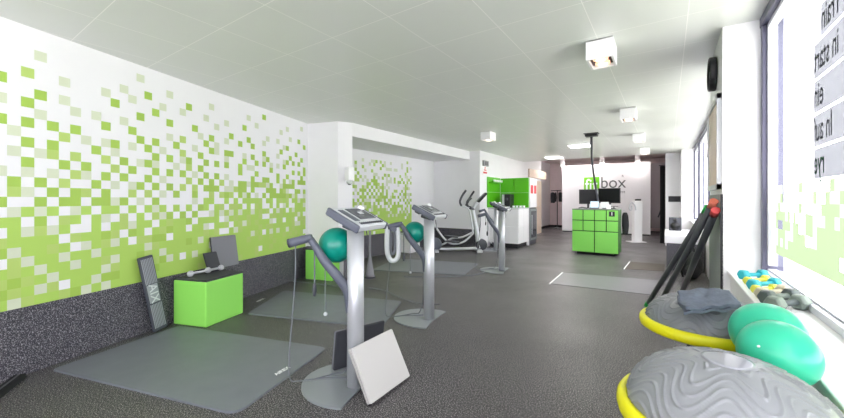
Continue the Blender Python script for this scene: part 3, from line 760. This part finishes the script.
floor_mat('floor_runner', [F(550.6, 284), F(650, 295), F(668, 281.5), F(563.3, 273)], 'pale grey mat strip on the floor before the green desk', MATL, .008, [.01, .01, .01, .01])
floor_mat('floor_runner', [F(625, 269), F(664, 271.3), F(665, 264.7), F(630.5, 262)], 'brown floor mat right of the green desk', MATB, .008, [.01, .01, .01, .01])
for (pa, pb, lab) in (((550.2, 284.2), (563, 272.9), 'white floor tape line along the left end of the pale mat'), ((624.6, 269.2), (630.2, 261.9), 'white floor tape line along the left end of the brown mat')):
    a, b = F(*pa), F(*pb); d = (b-a).normalized()*.02; n = Vector((-d.y, d.x, 0)); mid = (a+b)/2
    tag(MB().prism([((p-mid).x, (p-mid).y) for p in (a-n*.5-n*.7, b-n*.5-n*.7, b+n*.5-n*.7+n*-.0, a+n*.5-n*.7)][::-1], .0, .0095).build('floor_tape', TXTW, None, (mid.x-d.x*0-.022, mid.y, 0)), lab, 'tape', 'white floor tape lines')
# ================================================================== STATIONS
FA = math.atan2(s0*.91-c0*.41, c0*.91+s0*.41)
def build_station(col, label, extra=True):
    t = thing('training_station', label, 'training machine', (col.x, col.y, 0), FA, 'training stations with slanted consoles')
    pts = []
    for k in range(33):
        a = math.radians(68+(292-68)*k/32); pts.append((-.05+.35*math.cos(a), .015+.31*math.sin(a)))
    e0, e1 = Vector(pts[-1]), Vector(pts[0])
    for k in range(1, 12):
        q = k/12; c_ = Vector((.045, .015)); p = e0*(1-q)**2+Vector((.035, .015))*2*q*(1-q)+e1*q*q; pts.append((p.x, p.y))
    MB().prism(pts, 0, .012, .003).build('base_plate', BASEG, t)
    m = MB(); rr = roundrect(.112, .112, .05, 6); m.prism(rr, .012, 1.11)
    for f in m.bm.faces: f.smooth = abs(f.normal.z) < .5
    m.build('column', ALU, t)
    tl = math.radians(26); Rm = Euler((0, tl, 0)); Rmat = Rm.to_matrix(); cc = Vector((.0, .035, 1.165)); 
    def T(p): return Rmat @ Vector(p) + cc
    cw, cl, ct = .27, .385, .05
    cs_ = MB().box(cc, (cw, cl-.03, ct), Rm, bev=.014, seg=3).build('console', SILV, t)
    for s_ in (-1, 1):
        MB().box(T((0, s_*(cl/2-.012), -.002)), (cw+.012, .026, ct+.006), Rm, bev=.012, seg=4).build('side_panel', SLATE, cs_)
    MB().box(T((-.025, .045, ct/2+.001)), (.15, .20, .006), Rm, bev=.002).build('display', SCRN, cs_)
    MB().box(T((-.01, -.115, ct/2+.001)), (.16, .055, .005), Rm, bev=.002).build('label_strip', SLATE, cs_)
    MB().box(T((-.03, .05, ct/2+.0045)), (.03, .05, .002), Rm).build('display_lettering', SILV, cs_)
    for k in range(12):
        MB().tube([T((.095, -.13+k*.0235, ct/2)), T((.118, -.13+k*.0235+.004, ct/2+.004))], .005, 8).build('key', DARKP, cs_)
    MB().lathe([(0, 0), (.026, 0), (.025, .012), (.018, .022), (0, .026)], 24, T((-.095, .14, ct/2)), Rmat @ Vector((0, 0, 1))).build('knob', TXTW, cs_)
    MB().box((-.012, .0, 1.115), (.12, .12, .05), Euler((0, tl*.6, 0)), bev=.01).box((-.10, .02, 1.165), (.06, .22, .03), Rm, bev=.006).build('console_bracket', DARKP, t)
    def AP(t_, z): return (-.835*t_, -.55*t_, z)
    MB().tube([AP(.045, .52), AP(.055, .66), AP(.12, .765), AP(.21, .88), AP(.27, .98), AP(.305, 1.035)], .02, 12, 6, [.022, .03, .033, .03, .025, .022], (1.1, 1)).build('arm', SLATE, t)
    h = MB().tube([AP(.29, 1.043), AP(.33, 1.032), AP(.435, 1.005)], .024, 12, 4, [.02, .026, .028], (1.25, 1.1)).build('handle', SLATE, t)
    MB().tube([AP(.435, 1.005), AP(.447, 1.002)], .028, 12, 0, None, (1.25, 1.1)).build('end_cap', DARKP, h)
    MB().tube([AP(.40, .99), (-.345, -.21, .8), (-.39, -.19, .5), (-.43, -.18, .2), (-.44, -.16, .035), (-.38, -.13, .02), (-.26, -.03, .02), (-.12, .04, .02), (-.05, .04, .035)], .0045, 8, 8).build('cable', CABLE, t)
    MB().tube([(-.06, .01, .6), (-.075, .03, .45), (-.10, .07, .2), (-.16, .1, .03), (-.22, .06, .02), (-.3, -.06, .02)], .0045, 8, 8).build('cable', CABLE, t)
    k1 = MB().tube([AP(.275, 1.0), AP(.275, .85), AP(.275, .72)], .005, 8, 4).build('cable', CABLE, t)
    MB().tube([AP(.275, .73), AP(.275, .71), AP(.276, .675), AP(.276, .64)], .01, 10, 4, [.006, .014, .015, .007]).build('clip', DARKP, k1)
    k2 = MB().tube([AP(.205, .87), AP(.205, .7), AP(.203, .53)], .003, 8, 4).build('cable', CABLE, t)
    MB().sphere(AP(.203, .515), .014, seg=14).build('clip', SILV, k2)
    MB().tube([(.05, .06, 1.08), (.06, .06, 1.02), (.058, .06, .97)], .004, 8, 4).build('jack_cable', DARKP, t)
    return t
s1c = F(356.5, 387); s1c = F(355.5, 386.5)
st1 = build_station(s1c, 'nearest silver training station, with white pad leaning on its column')
def place_copy(o, p, label):
    c = copy_tree(o); c.location = (p.x, p.y, 0); c['label'] = label; return c
s2c = F(429, 319.5); s3c = F(501.8, 271); s4c = F(496, 250.3)
st2 = place_copy(st1, s2c, 'silver training station second from the camera, a strap on its arm')
st3 = place_copy(st1, s3c, 'third silver training station, without a ball, before the white kitchen')
st4 = place_copy(st1, s4c, 'silver training station farthest back, half hidden behind the third')
def loc(p, x, y, z): # station-local to room
    return Vector((p.x+math.cos(FA)*x-math.sin(FA)*y, p.y+math.sin(FA)*x+math.cos(FA)*y, z))
gym_ball(loc(s1c, -.187, .032, .970), .127, TEAL, 'teal ball held on the arm of the nearest station', 'teal balls held on station arms', (-.1, -.9, -.25))
gym_ball(loc(s2c, -.187, .032, .935), .120, TEAL, 'teal ball held on the arm of the second station', 'teal balls held on station arms', (-.2, .9, .25))
# strap hanging on station two
t = thing('strap_loop', 'pale grey strap loop hanging from the arm of the second station', 'strap', loc(s2c, -.325, -.215, .98), FA+.7)
m = MB(); outer = [(-.06, .04), (-.066, -.1), (-.062, -.24), (-.03, -.32), (.02, -.33), (.055, -.28), (.06, -.15), (.05, .0), (.02, .04)]
m.tube([(x, 0, z) for x, z in outer], .02, 12, 6, None, (1.0, 1.3)).build('webbing', SILV, t)
MB().tube([(x*.5, .02, z*.78) for x, z in outer], .014, 10, 6, None, (1.0, 1.3)).build('inner_webbing', CABLE, t)
MB().tube([(.0, -.03, .01), (.0, .05, .01)], .034, 16).build('buckle', SLATE, t)
MB().tube([(.05, .02, .0), (.07, .03, -.12), (.05, .03, -.16)], .016, 10, 5).build('clip', SLATE, t)
# leaning pads at station one
def pad(corner_pts, th_vec, m_, ms, name, label, group):
    A, B, Cc, Dd = corner_pts; o = (A+B)/2; o = Vector((o.x, o.y, min(A.z, B.z)))
    t = thing(name, label, 'pad', o, 0, group)
    n = th_vec.normalized(); L = th_vec.length
    m = MB(); m.hull([p-o for p in (A, B, Cc, Dd)], [p-o+n*L*.5 for p in (A, B, Cc, Dd)])
    bmesh.ops.bevel(m.bm, geom=list(m.bm.edges), offset=.005, segments=2, affect='EDGES'); m.build('face_cushion', m_, t)
    m = MB(); m.hull([p-o+n*L*.5 for p in (A, B, Cc, Dd)], [p-o+n*L for p in (A, B, Cc, Dd)])
    bmesh.ops.bevel(m.bm, geom=list(m.bm.edges), offset=.004, segments=2, affect='EDGES'); m.build('backing', ms, t)
    return t
a = F(369, 406.5); b = F(408, 378); bd = Vector((b.x-a.x, b.y-a.y, 0)).normalized(); nl = Vector((-bd.y, bd.x, 0))
up = nl*.165+Vector((0, 0, .31)); L_ = (b-a).length
thv = nl*.045*math.cos(.45)-Vector((0, 0, 1))*.045*math.sin(.45)
lift = Vector((0, 0, .022))
lift -= nl*.022
pad([a+lift, b+lift, b+up+lift, a+up+lift], thv, PADW, PADS, 'foam_pad', 'square white foam pad leaning on the nearest station column', 'foam pads')
a = Vector(F(334, 373)); b = a+(Vector(F(386, 356))-a).normalized()*.42
bd = (b-a).normalized(); nl = Vector((bd.y, -bd.x, 0)); up = nl*.05+Vector((0, 0, .315))
pad([a+Vector((0, 0, .014)), b+Vector((0, 0, .014)), b+up, a+up], -nl*.045, PADD, PADM, 'foam_pad', 'dark grey pad standing behind the nearest station column', 'foam pads')
# tapered silver stand behind station one
q = F(370, 277.5)
t = thing('punch_stand', 'slim grey stand with a flared foot right of the nearest column', 'stand', (q.x, q.y, 0))
MB().lathe([(0, 0), (.10, 0), (.105, .012), (.095, .02), (0, .02)], 28).build('foot', DARKP, t)
MB().lathe([(.082, .018), (.07, .06), (.035, .28), (.022, .36), (.02, .78), (0, .78)], 28).build('pole', PADM, t)
# ================================================================== BOXES AND SMALL KIT AT THE LEFT WALL
WA = math.atan2(wd.y, wd.x)
def plyo(loc_, rotz, w, d, h, label):
    t = thing('plyo_box', label, 'box', loc_, rotz, 'lime green boxes by the wall')
    MB().box((0, 0, h/2-.01), (w, d, h-.02), bev=.012, seg=3).build('body', LIME, t)
    MB().box((0, 0, h-.012), (w-.012, d-.012, .024), bev=.006).build('top_cover', PADD, t)
    m = MB()
    for sx in (-1, 1):
        for sy in (-1, 1): m.lathe([(0, 0), (.02, 0), (.02, .012), (0, .012)], 12, (sx*(w/2-.05), sy*(d/2-.05), 0))
    m.build('feet', BLACK, t); return t
pa, pb, pc_ = F(174.5, 324.5), F(206, 328), F(244, 314.5)
e1 = Vector((pc_.x-pb.x, pc_.y-pb.y, 0)); e1 = wd.copy()
bw = .43; bl = .50
cen = Vector((pb.x, pb.y, 0))+wd*bl/2-wn*bw/2
# keep the box just off the wall
d_wall = (cen-Vector((p1.x, p1.y, 0))).dot(wn); cen += wn*max(0, .02+bw/2+.004-d_wall)
plyo(cen, WA, bl, bw, .48, 'lime green box beside the ribbed board, with a dumbbell on top')
ctop = cen+Vector((0, 0, .48))
# pads standing on box, leaning against the wall
def wall_pad(s_a, width, z0, h, th, m_, ms, label, lean, top=.005):
    A = wl(s_a, z0, lean+.003); B = wl(s_a+width, z0, lean+.003); up = -wn*(lean-top)+Vector((0, 0, h))
    return pad([A+wn*th, B+wn*th, B+wn*th+up, A+wn*th+up], -wn*th, m_, ms, 'foam_pad', label, 'foam pads')
sA = s_of(215); sB = s_of(238)
wall_pad(s_of(208.5), s_of(233)-s_of(208.5), .482, .37, .035, PADM, PADD, 'mid grey foam pad leaning on the mural wall above the lime box', .06)
wall_pad(s_of(196), s_of(209)-s_of(196), .482, .21, .025, PADD, PADD, 'small dark pad leaning beside the grey pad on the lime box', .16, .085)
# double-ended dumbbell on box
a = Z(189, 273.5, .515); b = Z(219.5, 267.5, .515)
mid = (a+b)/2; ang = math.atan2(b.y-a.y, b.x-a.x); L_ = (b-a).length
mid += wn*.02
t = thing('double_dumbbell', 'light grey bar with three ball weights lying on the lime box', 'dumbbell', (mid.x, mid.y, .481), ang)
MB().tube([(-L_/2, 0, .033), (L_/2, 0, .033)], .013, 12).build('bar', DBW, t)
for x in (-L_/2, 0.02, L_/2): MB().sphere((x, 0, .033), .033, (1, 1, 1), 20).build('weight', DBW, t)
# ribbed board leaning on the wall
def ribbed():
    sb = s_of(151.5)
    w, h, th = .135, .74, .03
    base = wl(sb, .004, .115)
    t = thing('ribbed_board', 'grey ribbed board leaning against the wall left of the lime box', 'exercise board', base)
    xz = (wd*.9955+Vector((0, 0, 0))); lean = Vector((0, 0, 1))*.985-wn*.095-wd*.135; lean.normalize()
    xw = (wd+lean*(-(wd.dot(lean)))).normalized(); nn = xw.cross(lean).normalized()
    if nn.dot(wn) < 0: nn = -nn
    R = Matrix((xw, lean, nn)).transposed()
    if R.determinant() < 0: R = Matrix((-xw, lean, nn)).transposed()
    off = Vector((0, 0, .014))
    MB().box(R @ Vector((0, h/2, 0))+off, (w, h, th), R, bev=.006).build('board', MATE, t)
    m = MB()
    for k in range(8):
        x = -w/2+.016+k*(w-.032)/7
        for q, l in ((.8, .34), (.2, .32)): MB().box(R @ Vector((x, h*q, th/2))+off, (.0085, h*l, .006), R, bev=.001).build('rib', GREYR, t)
    MB().box(R @ Vector((0, h*.5, th/2))+off, (w-.03, h*.24, .004), R, bev=.001).build('label_plate', GREYR, t)
    M = R.to_4x4() @ Matrix.Rotation(-PI/2, 4, 'Z'); M.translation = R @ Vector((0, h*.5, th/2+.003))+off
    text_obj('board_lettering', 'AIX', .115, SILV, t, M, 'CENTER', .001)
ribbed()
# second lime box before the pillar
cb = (q1+q2)/2+rn*(.022+.12)+rd*.10
plyo((cb.x, cb.y, 0), math.atan2(rd.y, rd.x), .5, .24, .5, 'lime green box against the pillar behind the nearest station')
# dark wedge at the left edge
a = F(2, 392); b = F(18, 379.5)
d = Vector((b.x-a.x, b.y-a.y, 0)); t = thing('rubber_strip', 'black rubber strip on the floor at the left edge of the photo', 'strip', ((a.x+b.x)/2-d.x*.6, (a.y+b.y)/2-d.y*.6, 0), math.atan2(d.y, d.x))
L_ = d.length*2.4
MB().hull([(-L_/2, -.04, 0), (L_/2, -.04, 0), (L_/2, .04, 0), (-L_/2, .04, 0)], [(-L_/2, -.03, .03), (L_/2, -.03, .03), (L_/2, .03, .03), (-L_/2, .03, .03)]).build('wedge', BLKM, t)
MB().box((0, 0, .031), (L_-.02, .012, .004)).build('groove_strip', DARKP, t)
# floor cables
q0 = s2c
def floor_cable(pts, label, lift=.006):
    P = [F(*p)+Vector((0, 0, lift)) for p in pts]; o = P[0].copy()
    tag(MB().tube([p-o for p in P], .007, 8, 8).build('floor_cable', CABLE, None, o), label, 'cable', 'cables lying on the floor')
floor_cable([(291, 281.5), (310, 283.5), (340, 287), (352, 288)], 'thin dark cable on the floor behind the nearest station', .008)
floor_cable([(368, 289), (385, 292), (402, 300), (420, 305), (440, 306)], 'thin dark cable curving from the mat to the second station', .02)
floor_cable([(404, 277), (430, 277), (455, 276.8), (478, 274.5), (489, 270.5)], 'thin dark cable running to the third station base', .006)
# white box behind second station and wall dispenser
q = F(412, 262)
bx = onV(412.5, 250, -5.2)
t = thing('storage_crate', 'white storage crate in the niche behind the second station', 'crate', (-5.3, bx.y, 0))
MB().box((0, 0, .22), (.36, .42, .44), bev=.012).build('body', WHITE2, t); MB().box((0, 0, .45), (.38, .44, .03), bev=.008).build('lid', SILV, t)
MB().box((.183, 0, .3), (.006, .14, .04), bev=.004).build('handle', DARKP, t)
dp = onV(348, 176, VB+.0)
uu = onV(345.5, 176, VB).y
t = thing('wall_dispenser', 'white wall dispenser on the pillar corner before the niche', 'dispenser', (VB+.0, 4.22, 1.55))
MB().box((.055, 0, .175), (.105, .14, .22), bev=.015, seg=3).build('housing', WHITE2, t)
MB().lathe([(0, .0), (.03, .004), (.05, .03), (.05, .062), (0, .062)], 24, (.055, 0, 0)).build('tank', mat('frosted_plastic', srgb(214, 218, 216), .15), t)
MB().lathe([(0, 0), (.02, 0), (.024, .012), (0, .012)], 16, (.055, 0, -.008)).build('nozzle', DARKP, t)
# ================================================================== ELLIPTICAL TRAINER
EY = 8.85; ev = D(460, 251, EY)
t = thing('elliptical_trainer', 'silver and dark elliptical trainer before the white wall', 'elliptical trainer', (ev.x, ev.y, 0), A0)
ES = .0252
def ep(px, py, y=0): return Vector(((px-460)*ES, y, (250-py)*ES))
MB().tube([ep(437, 246.5), ep(455, 247), ep(478, 246)], .04, 10, 4, None, (1.2, .9)).build('base_beam', SILV, t)
MB().box(ep(478, 248.2)+Vector((0, 0, .0)), (.14, .52, .07), bev=.02).build('front_foot', SILV, t)
MB().box(ep(437, 248.2), (.10, .48, .07), bev=.02).build('rear_foot', SILV, t)
MB().tube([ep(479, 246), ep(477, 232), ep(473.6, 215), ep(473, 207), ep(477, 201)], .05, 12, 6, [.075, .06, .05, .045, .035]).build('front_post', SILV, t)
MB().lathe([(0, -.07), (.11, -.07), (.14, -.05), (.14, .05), (.11, .07), (0, .07)], 40, ep(480, 242.5)+Vector((.02, .0, 0)), (0, 1, 0)).build('flywheel_cover', DARKP, t)
c_ = MB().box(ep(481.5, 196.5), (.06, .26, .30), Euler((0, .75, 0)), bev=.02, seg=3).build('console', BLACK, t)
MB().box(ep(480.6, 196.0), (.02, .20, .2), Euler((0, .75, 0))).build('display', SCRN, c_)
for s_, dy, pts in ((-1, -.24, [(464.7, 189.5), (461, 195), (459, 200.5), (460.5, 204.5), (466.5, 207), (469, 213), (471.6, 231)]), (1, .24, [(475.2, 190), (471, 196.5), (468, 201.5), (469, 205.5), (472.5, 209), (474, 216), (474, 231)])):
    ar = MB().tube([ep(*p, dy) for p in pts], .02, 10, 6).build('moving_arm', SILV, t)
    MB().tube([ep(*p, dy) for p in pts[:4]], .027, 10, 6).build('grip', DARKP, ar)
    MB().tube([ep(474, 208, 0), ep(pts[4][0]+2, pts[4][1], dy*.9)], .022, 10).build('pivot_axle', DARKP, t)
    rod = MB().tube([ep(pts[-1][0], pts[-1][1], dy*.8), ep(463, 239 if s_ < 0 else 236, dy*.7), ep(452, 241 if s_ < 0 else 237.5, dy*.7), ep(444, 236 if s_ < 0 else 243, dy*.7), ep(434, 222 if s_ < 0 else 244, dy*.7)], .024, 10, 6).build('pedal_rail', SILV, t)
    MB().box(ep(452, 238.8 if s_ < 0 else 235.3, dy*.75), (.34, .14, .035), Euler((0, .1, 0)), bev=.012).build('pedal', DARKP, t)
MB().tube([ep(466, 204, -.08), ep(468.5, 199.5, -.09), ep(471, 197, -.1)], .016, 8, 5).tube([ep(466, 204, .08), ep(468.5, 199.5, .09), ep(471, 197, .1)], .016, 8, 5).tube([ep(466, 204, -.08), ep(471, 206, 0), ep(466, 204, .08)], .016, 8, 5).build('fixed_handlebar', DARKP, t)
MB().lathe([(0, -.1), (.13, -.1), (.15, -.07), (.15, .07), (.13, .1), (0, .1)], 36, ep(436, 242), (0, 1, 0)).build('rear_crank_cover', SLATE, t)
# ================================================================== KITCHEN CORNER
UG = 10.05
gl0, gl1 = onV(486.8, 190, VW), onV(499.5, 190, VW)
t = thing('kitchen_back_panel', 'green panel on the wall behind the white counter', 'panel', (VW, 0, 0), 0, 'green kitchen panels')
zt = onV(490, 177.5, VW).z; hh = (zt-1.06)/2
for k in range(2):
    MB().box((.012, (gl0.y+UG)/2, 1.076+hh*(k+.5)), (.024, UG-gl0.y-.004, hh-.008), bev=.002).build('tile', KGREEN, t)
sh = MB().box((.09, (gl0.y+UG)/2-.05, zt-.14), (.14, UG-gl0.y-.3, .02), bev=.003).build('shelf', KGREEN, t)
for k in range(5):
    tag(MB().lathe([(0, 0), (.025, 0), (.035, .07), (.032, .07), (.023, .006), (0, .006)], 16).build('cup', WHITE2, None, (VW+.09, gl0.y+.32+k*.13, zt-.13)), 'white cup standing on the small green shelf', 'cup', 'white cups on the green shelf')
gvr = onU(528.6, 190, UG).x
t = thing('kitchen_side_panel', 'wide green panel of four squares beside the coffee machine', 'panel', ((VW+gvr)/2, UG, 0), 0, 'green kitchen panels')
W_ = gvr-VW-.03
for k in range(2):
    for j in range(2):
        MB().box((-W_/4+j*W_/2+.012, .02, 1.06+hh*(k+.5)+.005), (W_/2-.008, .04, hh-.008), bev=.002).build('tile', KGREEN, t)
MB().box((0.012, .05, .53), (W_, .04, 1.06)).build('lower_board', WHITE2, t)
UC0 = onV(518.4, 240, gvr).y
t = thing('kitchen_counter', 'white kitchen counter unit with handleless drawers', 'cabinet', ((VW+gvr)/2, (UC0+UG)/2, 0))
cw_, cd_ = gvr-VW-.02, UG-UC0-.03
MB().box((0, .02, .06), (cw_-.08, cd_-.06, .12)).build('plinth', BLKM, t)
MB().box((0, 0, .58), (cw_-.03, cd_-.03, .92)).build('carcass', WHITE2, t)
MB().box((0, 0, 1.055), (cw_+.01, cd_+.02, .03), bev=.004).build('worktop', SILV, t)
for k in range(2):
    MB().box((0, -cd_/2, .12+.23+k*.46), (cw_-.01, .02, .452), bev=.003).build('drawer', WHITE2, t)
    for j in range(2): MB().box((cw_/2, -cd_/4+j*cd_/2, .12+.23+k*.46), (.02, cd_/2-.008, .452), bev=.003).build('drawer', WHITE2, t)
q = onU(508, 205, 9.75)
t = thing('coffee_machine', 'black and silver coffee machine on the white counter', 'coffee machine', (q.x, 9.75, 1.07))
MB().box((0, 0, .19), (.24, .30, .38), bev=.015).build('body', BLACK, t); MB().box((-.085, -.155, .22), (.07, .02, .3), bev=.005).build('side_trim', SILV, t)
MB().box((.03, -.17, .02), (.16, .08, .03), bev=.005).build('drip_tray', SILV, t); MB().box((.03, -.17, .24), (.06, .06, .07), bev=.008).build('spout', DARKP, t)
for k in range(4):
    q = onU(513.5+k*3.4, 207, 9.6+.05*(k % 2)); tag(MB().lathe([(0, 0), (.025, 0), (.04, .06), (.037, .06), (.022, .008), (0, .008)], 16).build('cup', WHITE2, None, (q.x, 9.6+.05*(k % 2), 1.07)), 'white cup on the counter right of the coffee machine', 'cup', 'white cups on the counter')
# fridge and cabinet with red squares
fu0 = UG+.12; fu1 = fu0+.62
fv = onV(530, 220, gvr).x
t = thing('glass_door_fridge', 'dark framed glass door fridge at the right end of the counter', 'fridge', (gvr-.28, (fu0+fu1)/2, 0))
MB().box((0, 0, .53), (.54, fu1-fu0, 1.06), bev=.006).build('case', DARKP, t)
dr = MB().box((.28, 0, .58), (.03, fu1-fu0-.01, .9), bev=.004).build('door', PGREY, t)
MB().box((.297, 0, .58), (.006, fu1-fu0-.14, .76)).build('glass', mat('fridge_glass', srgb(70, 74, 82), .08), dr); MB().tube([(.32, -.24, .3), (.32, -.24, .86)], .01, 8).build('handle', SILV, dr)
t = thing('white_wall_cabinet', 'white tall cabinet above the fridge with two red squares', 'cabinet', (gvr-.28, (fu0+fu1)/2, 1.065))
MB().box((0, 0, .42), (.54, fu1-fu0, .84), bev=.005).build('case', WHITE2, t)
for k in range(2):
    d_ = MB().box((.278, -.155+k*.31, .42), (.018, .3, .82), bev=.003).build('door', WHITE2, t)
    MB().box((.289, -.155+k*.31, .53), (.004, .2, .24)).build('notice', RED, d_)
tag(MB().box((gvr-.025, UG+.95, 2.06), (.05, 1.7, .24), bev=.006).build('beam_casing', mat('brown_plaster', srgb(186, 164, 152), .7)), 'beige box beam above the white cabinet and the doorway', 'beam')
dd = bpy.data.objects.new('door_1', None); C.objects.link(dd); dd['kind'] = 'structure'
MB().box((VW+.03, 13.2, 1.0), (.05, 1.9, 2.0), bev=.005).build('door_leaf', BEIGE, dd); MB().tube([(VW+.07, 13.9, 1.05), (VW+.07, 13.78, 1.05)], .012, 8).build('door_handle', SILV, dd)
# sign and alarm on wall
q = onV(484.6, 163.5, VW)
t = thing('wall_alarm', 'small grey wall alarm box above the green panel', 'alarm', (VW, q.y, q.z))
MB().box((.03, 0, 0), (.06, .3, .15), bev=.01).build('case', mat('alarm_grey', srgb(150, 152, 152), .5), t); MB().box((.063, 0, 0), (.006, .2, .1)).build('grille', DARKP, t)
q = onV(484.8, 173, VW)
t = thing('wall_notice', 'little white notice with red print under the alarm box', 'sign', (VW, q.y, q.z+.06))
MB().box((.004, 0, 0), (.008, .3, .24), bev=.002).build('board', WHITE2, t)
MB().box((.009, 0, -.05), (.003, .24, .05)).box((.009, 0, .02), (.003, .17, .03)).lathe([(0, 0), (.03, 0), (.03, .003), (0, .003)], 20, (.008, 0, .08), (1, 0, 0)).build('red_print', RED, t)
# coat rack
ck = D(557.3, 229, 15.6)
t = thing('coat_rack', 'black coat rack far back beside the white partition', 'coat rack', (ck.x, ck.y, 0), A0)
MB().tube([(0, 0, .05), (0, 0, 1.68)], .018, 10).build('pole', BLACK, t)
MB().tube([(-.28, 0, 1.68), (.17, 0, 1.7)], .015, 8).build('rail', BLACK, t)
for k in range(3):
    a = 2*PI*k/3+.4; MB().tube([(0, 0, .1), (.2*math.cos(a), .2*math.sin(a), .014)], .013, 8).build('leg', SILV, t)
for k, (x, zb, w, lab) in enumerate([(-.20, 1.15, .15, 'black garment hanging at the left of the coat rack'), (-.07, 1.2, .05, 'small dark garment hanging in the middle of the coat rack'), (.13, 1.2, .13, 'black garment hanging at the right of the coat rack')]):
    zz = 1.66-zb
    o = thing('hanging_garment', lab, 'garment', D(557.3+x*358/15.6, 200, 15.6).xy.to_3d()+Vector((0, 0, zb)), A0, 'clothes on the coat rack')
    MB().tube([(0, 0, 0), (.01, 0, zz*.4), (0, 0, zz*.8), (0, 0, zz*.9)], w, 14, 6, [w*.8, w*1.05, w*.95, w*.3], (1, .6)).build('cloth', BLKM, o)
    MB().tube([(0, 0, zz*.88), (0, 0, zz*.97), (.02, 0, zz*1.02), (.03, 0, zz*.99)], .008, 6, 4).build('hanger_hook', SILV, o)
# small wall detail: sensor strip on ceiling near niche
q = Z(441, 112, HC)
# ================================================================== OUTSIDE
tag(MB().box((8.9, 4, -.35), (16, 40, .1)).build('ground_outside', mat('pale_paving', srgb(226, 226, 216), .8, noise=.05, nscale=2)), 'pale paving outside the windows', 'paving')['kind'] = 'structure'
rl = random.Random(3)
LEAF = [mat('leaf_green', srgb(160, 184, 120), .6), mat('leaf_light', srgb(196, 212, 160), .6)]
def bush(x, y, z0, r, hgt, label, n):
    t = thing('garden_shrub', label, 'shrub', (x, y, -.3), 0, 'shrubs outside the window')
    MB().tube([(0, 0, 0), (.02, .03, z0*.6), (0, 0, z0+.3)], .06, 8, 5, [.09, .07, .03]).build('trunk', mat('bark', srgb(110, 92, 74), .8), t)
    m = MB()
    for k in range(n):
        th, ph = rl.random()*2*PI, math.acos(2*rl.random()-1); rr = r*(rl.random()**.4)
        c_ = Vector((rr*math.sin(ph)*math.cos(th), rr*math.sin(ph)*math.sin(th), z0+hgt/2+rr/r*hgt/2*math.cos(ph)))
        R = Euler((rl.random()*6, rl.random()*6, rl.random()*6)).to_matrix(); s_ = .07+.08*rl.random()
        m.quad([c_+R @ Vector(p) for p in ((-s_, 0, 0), (0, -s_*.5, .1*s_), (s_, 0, 0), (0, s_*.5, .1*s_))], k % 2)
    m.build('foliage', LEAF, t)
bush(4.9, 4.2, .9, 1.3, 2.4, 'leafy shrub nearest the window, behind the lettering', 1500)
bush(5.6, 7.8, .4, 1.2, 1.8, 'leafy shrub outside, left of the one behind the lettering', 1200)
bush(7.5, 1.6, 1.2, 1.6, 3.0, 'tall leafy shrub far out on the right', 1500)
tag(MB().box((2.0, 3.0, -.26), (.6, 14, .08), bev=.03).build('lawn_strip', mat('lawn', srgb(190, 200, 158), .9, noise=.2, nscale=30)), 'bright strip of lawn outside the window', 'lawn')['kind'] = 'stuff'
# ================================================================== LIGHT
w = bpy.data.worlds.new('World'); S.world = w; w.use_nodes = True
bg = w.node_tree.nodes['Background']; bg.inputs['Color'].default_value = (1, .945, 1.05, 1); bg.inputs['Strength'].default_value = 6.0
sn = bpy.data.lights.new('sun', 'SUN'); sn.energy = 24.0; sn.color = (1, .955, .96); sn.angle = .05; so = bpy.data.objects.new('sun', sn); C.objects.link(so)
so.rotation_euler = Euler((math.radians(50), 0, math.radians(-25)))
# ================================================================== CAMERA
cam = bpy.data.cameras.new('camera'); co = bpy.data.objects.new('camera', cam); C.objects.link(co)
cam.sensor_width = 36; cam.lens = 36*FPX/844; cam.shift_x = 0; cam.shift_y = -(209-HY)/844; cam.clip_start = .02
co.location = (0, 0, CAMH); co.rotation_euler = (PI/2, 0, A0)
S.camera = co
S.view_settings.view_transform = 'Standard'; S.view_settings.look = 'None'; S.view_settings.gamma = 1; S.view_settings.use_curve_mapping = False
S.view_settings.exposure = 0.17
S.cycles.use_denoising = True; S.cycles.diffuse_bounces = 6; S.cycles.max_bounces = 10; S.cycles.transparent_max_bounces = 12
S.cycles.sample_clamp_indirect = 8
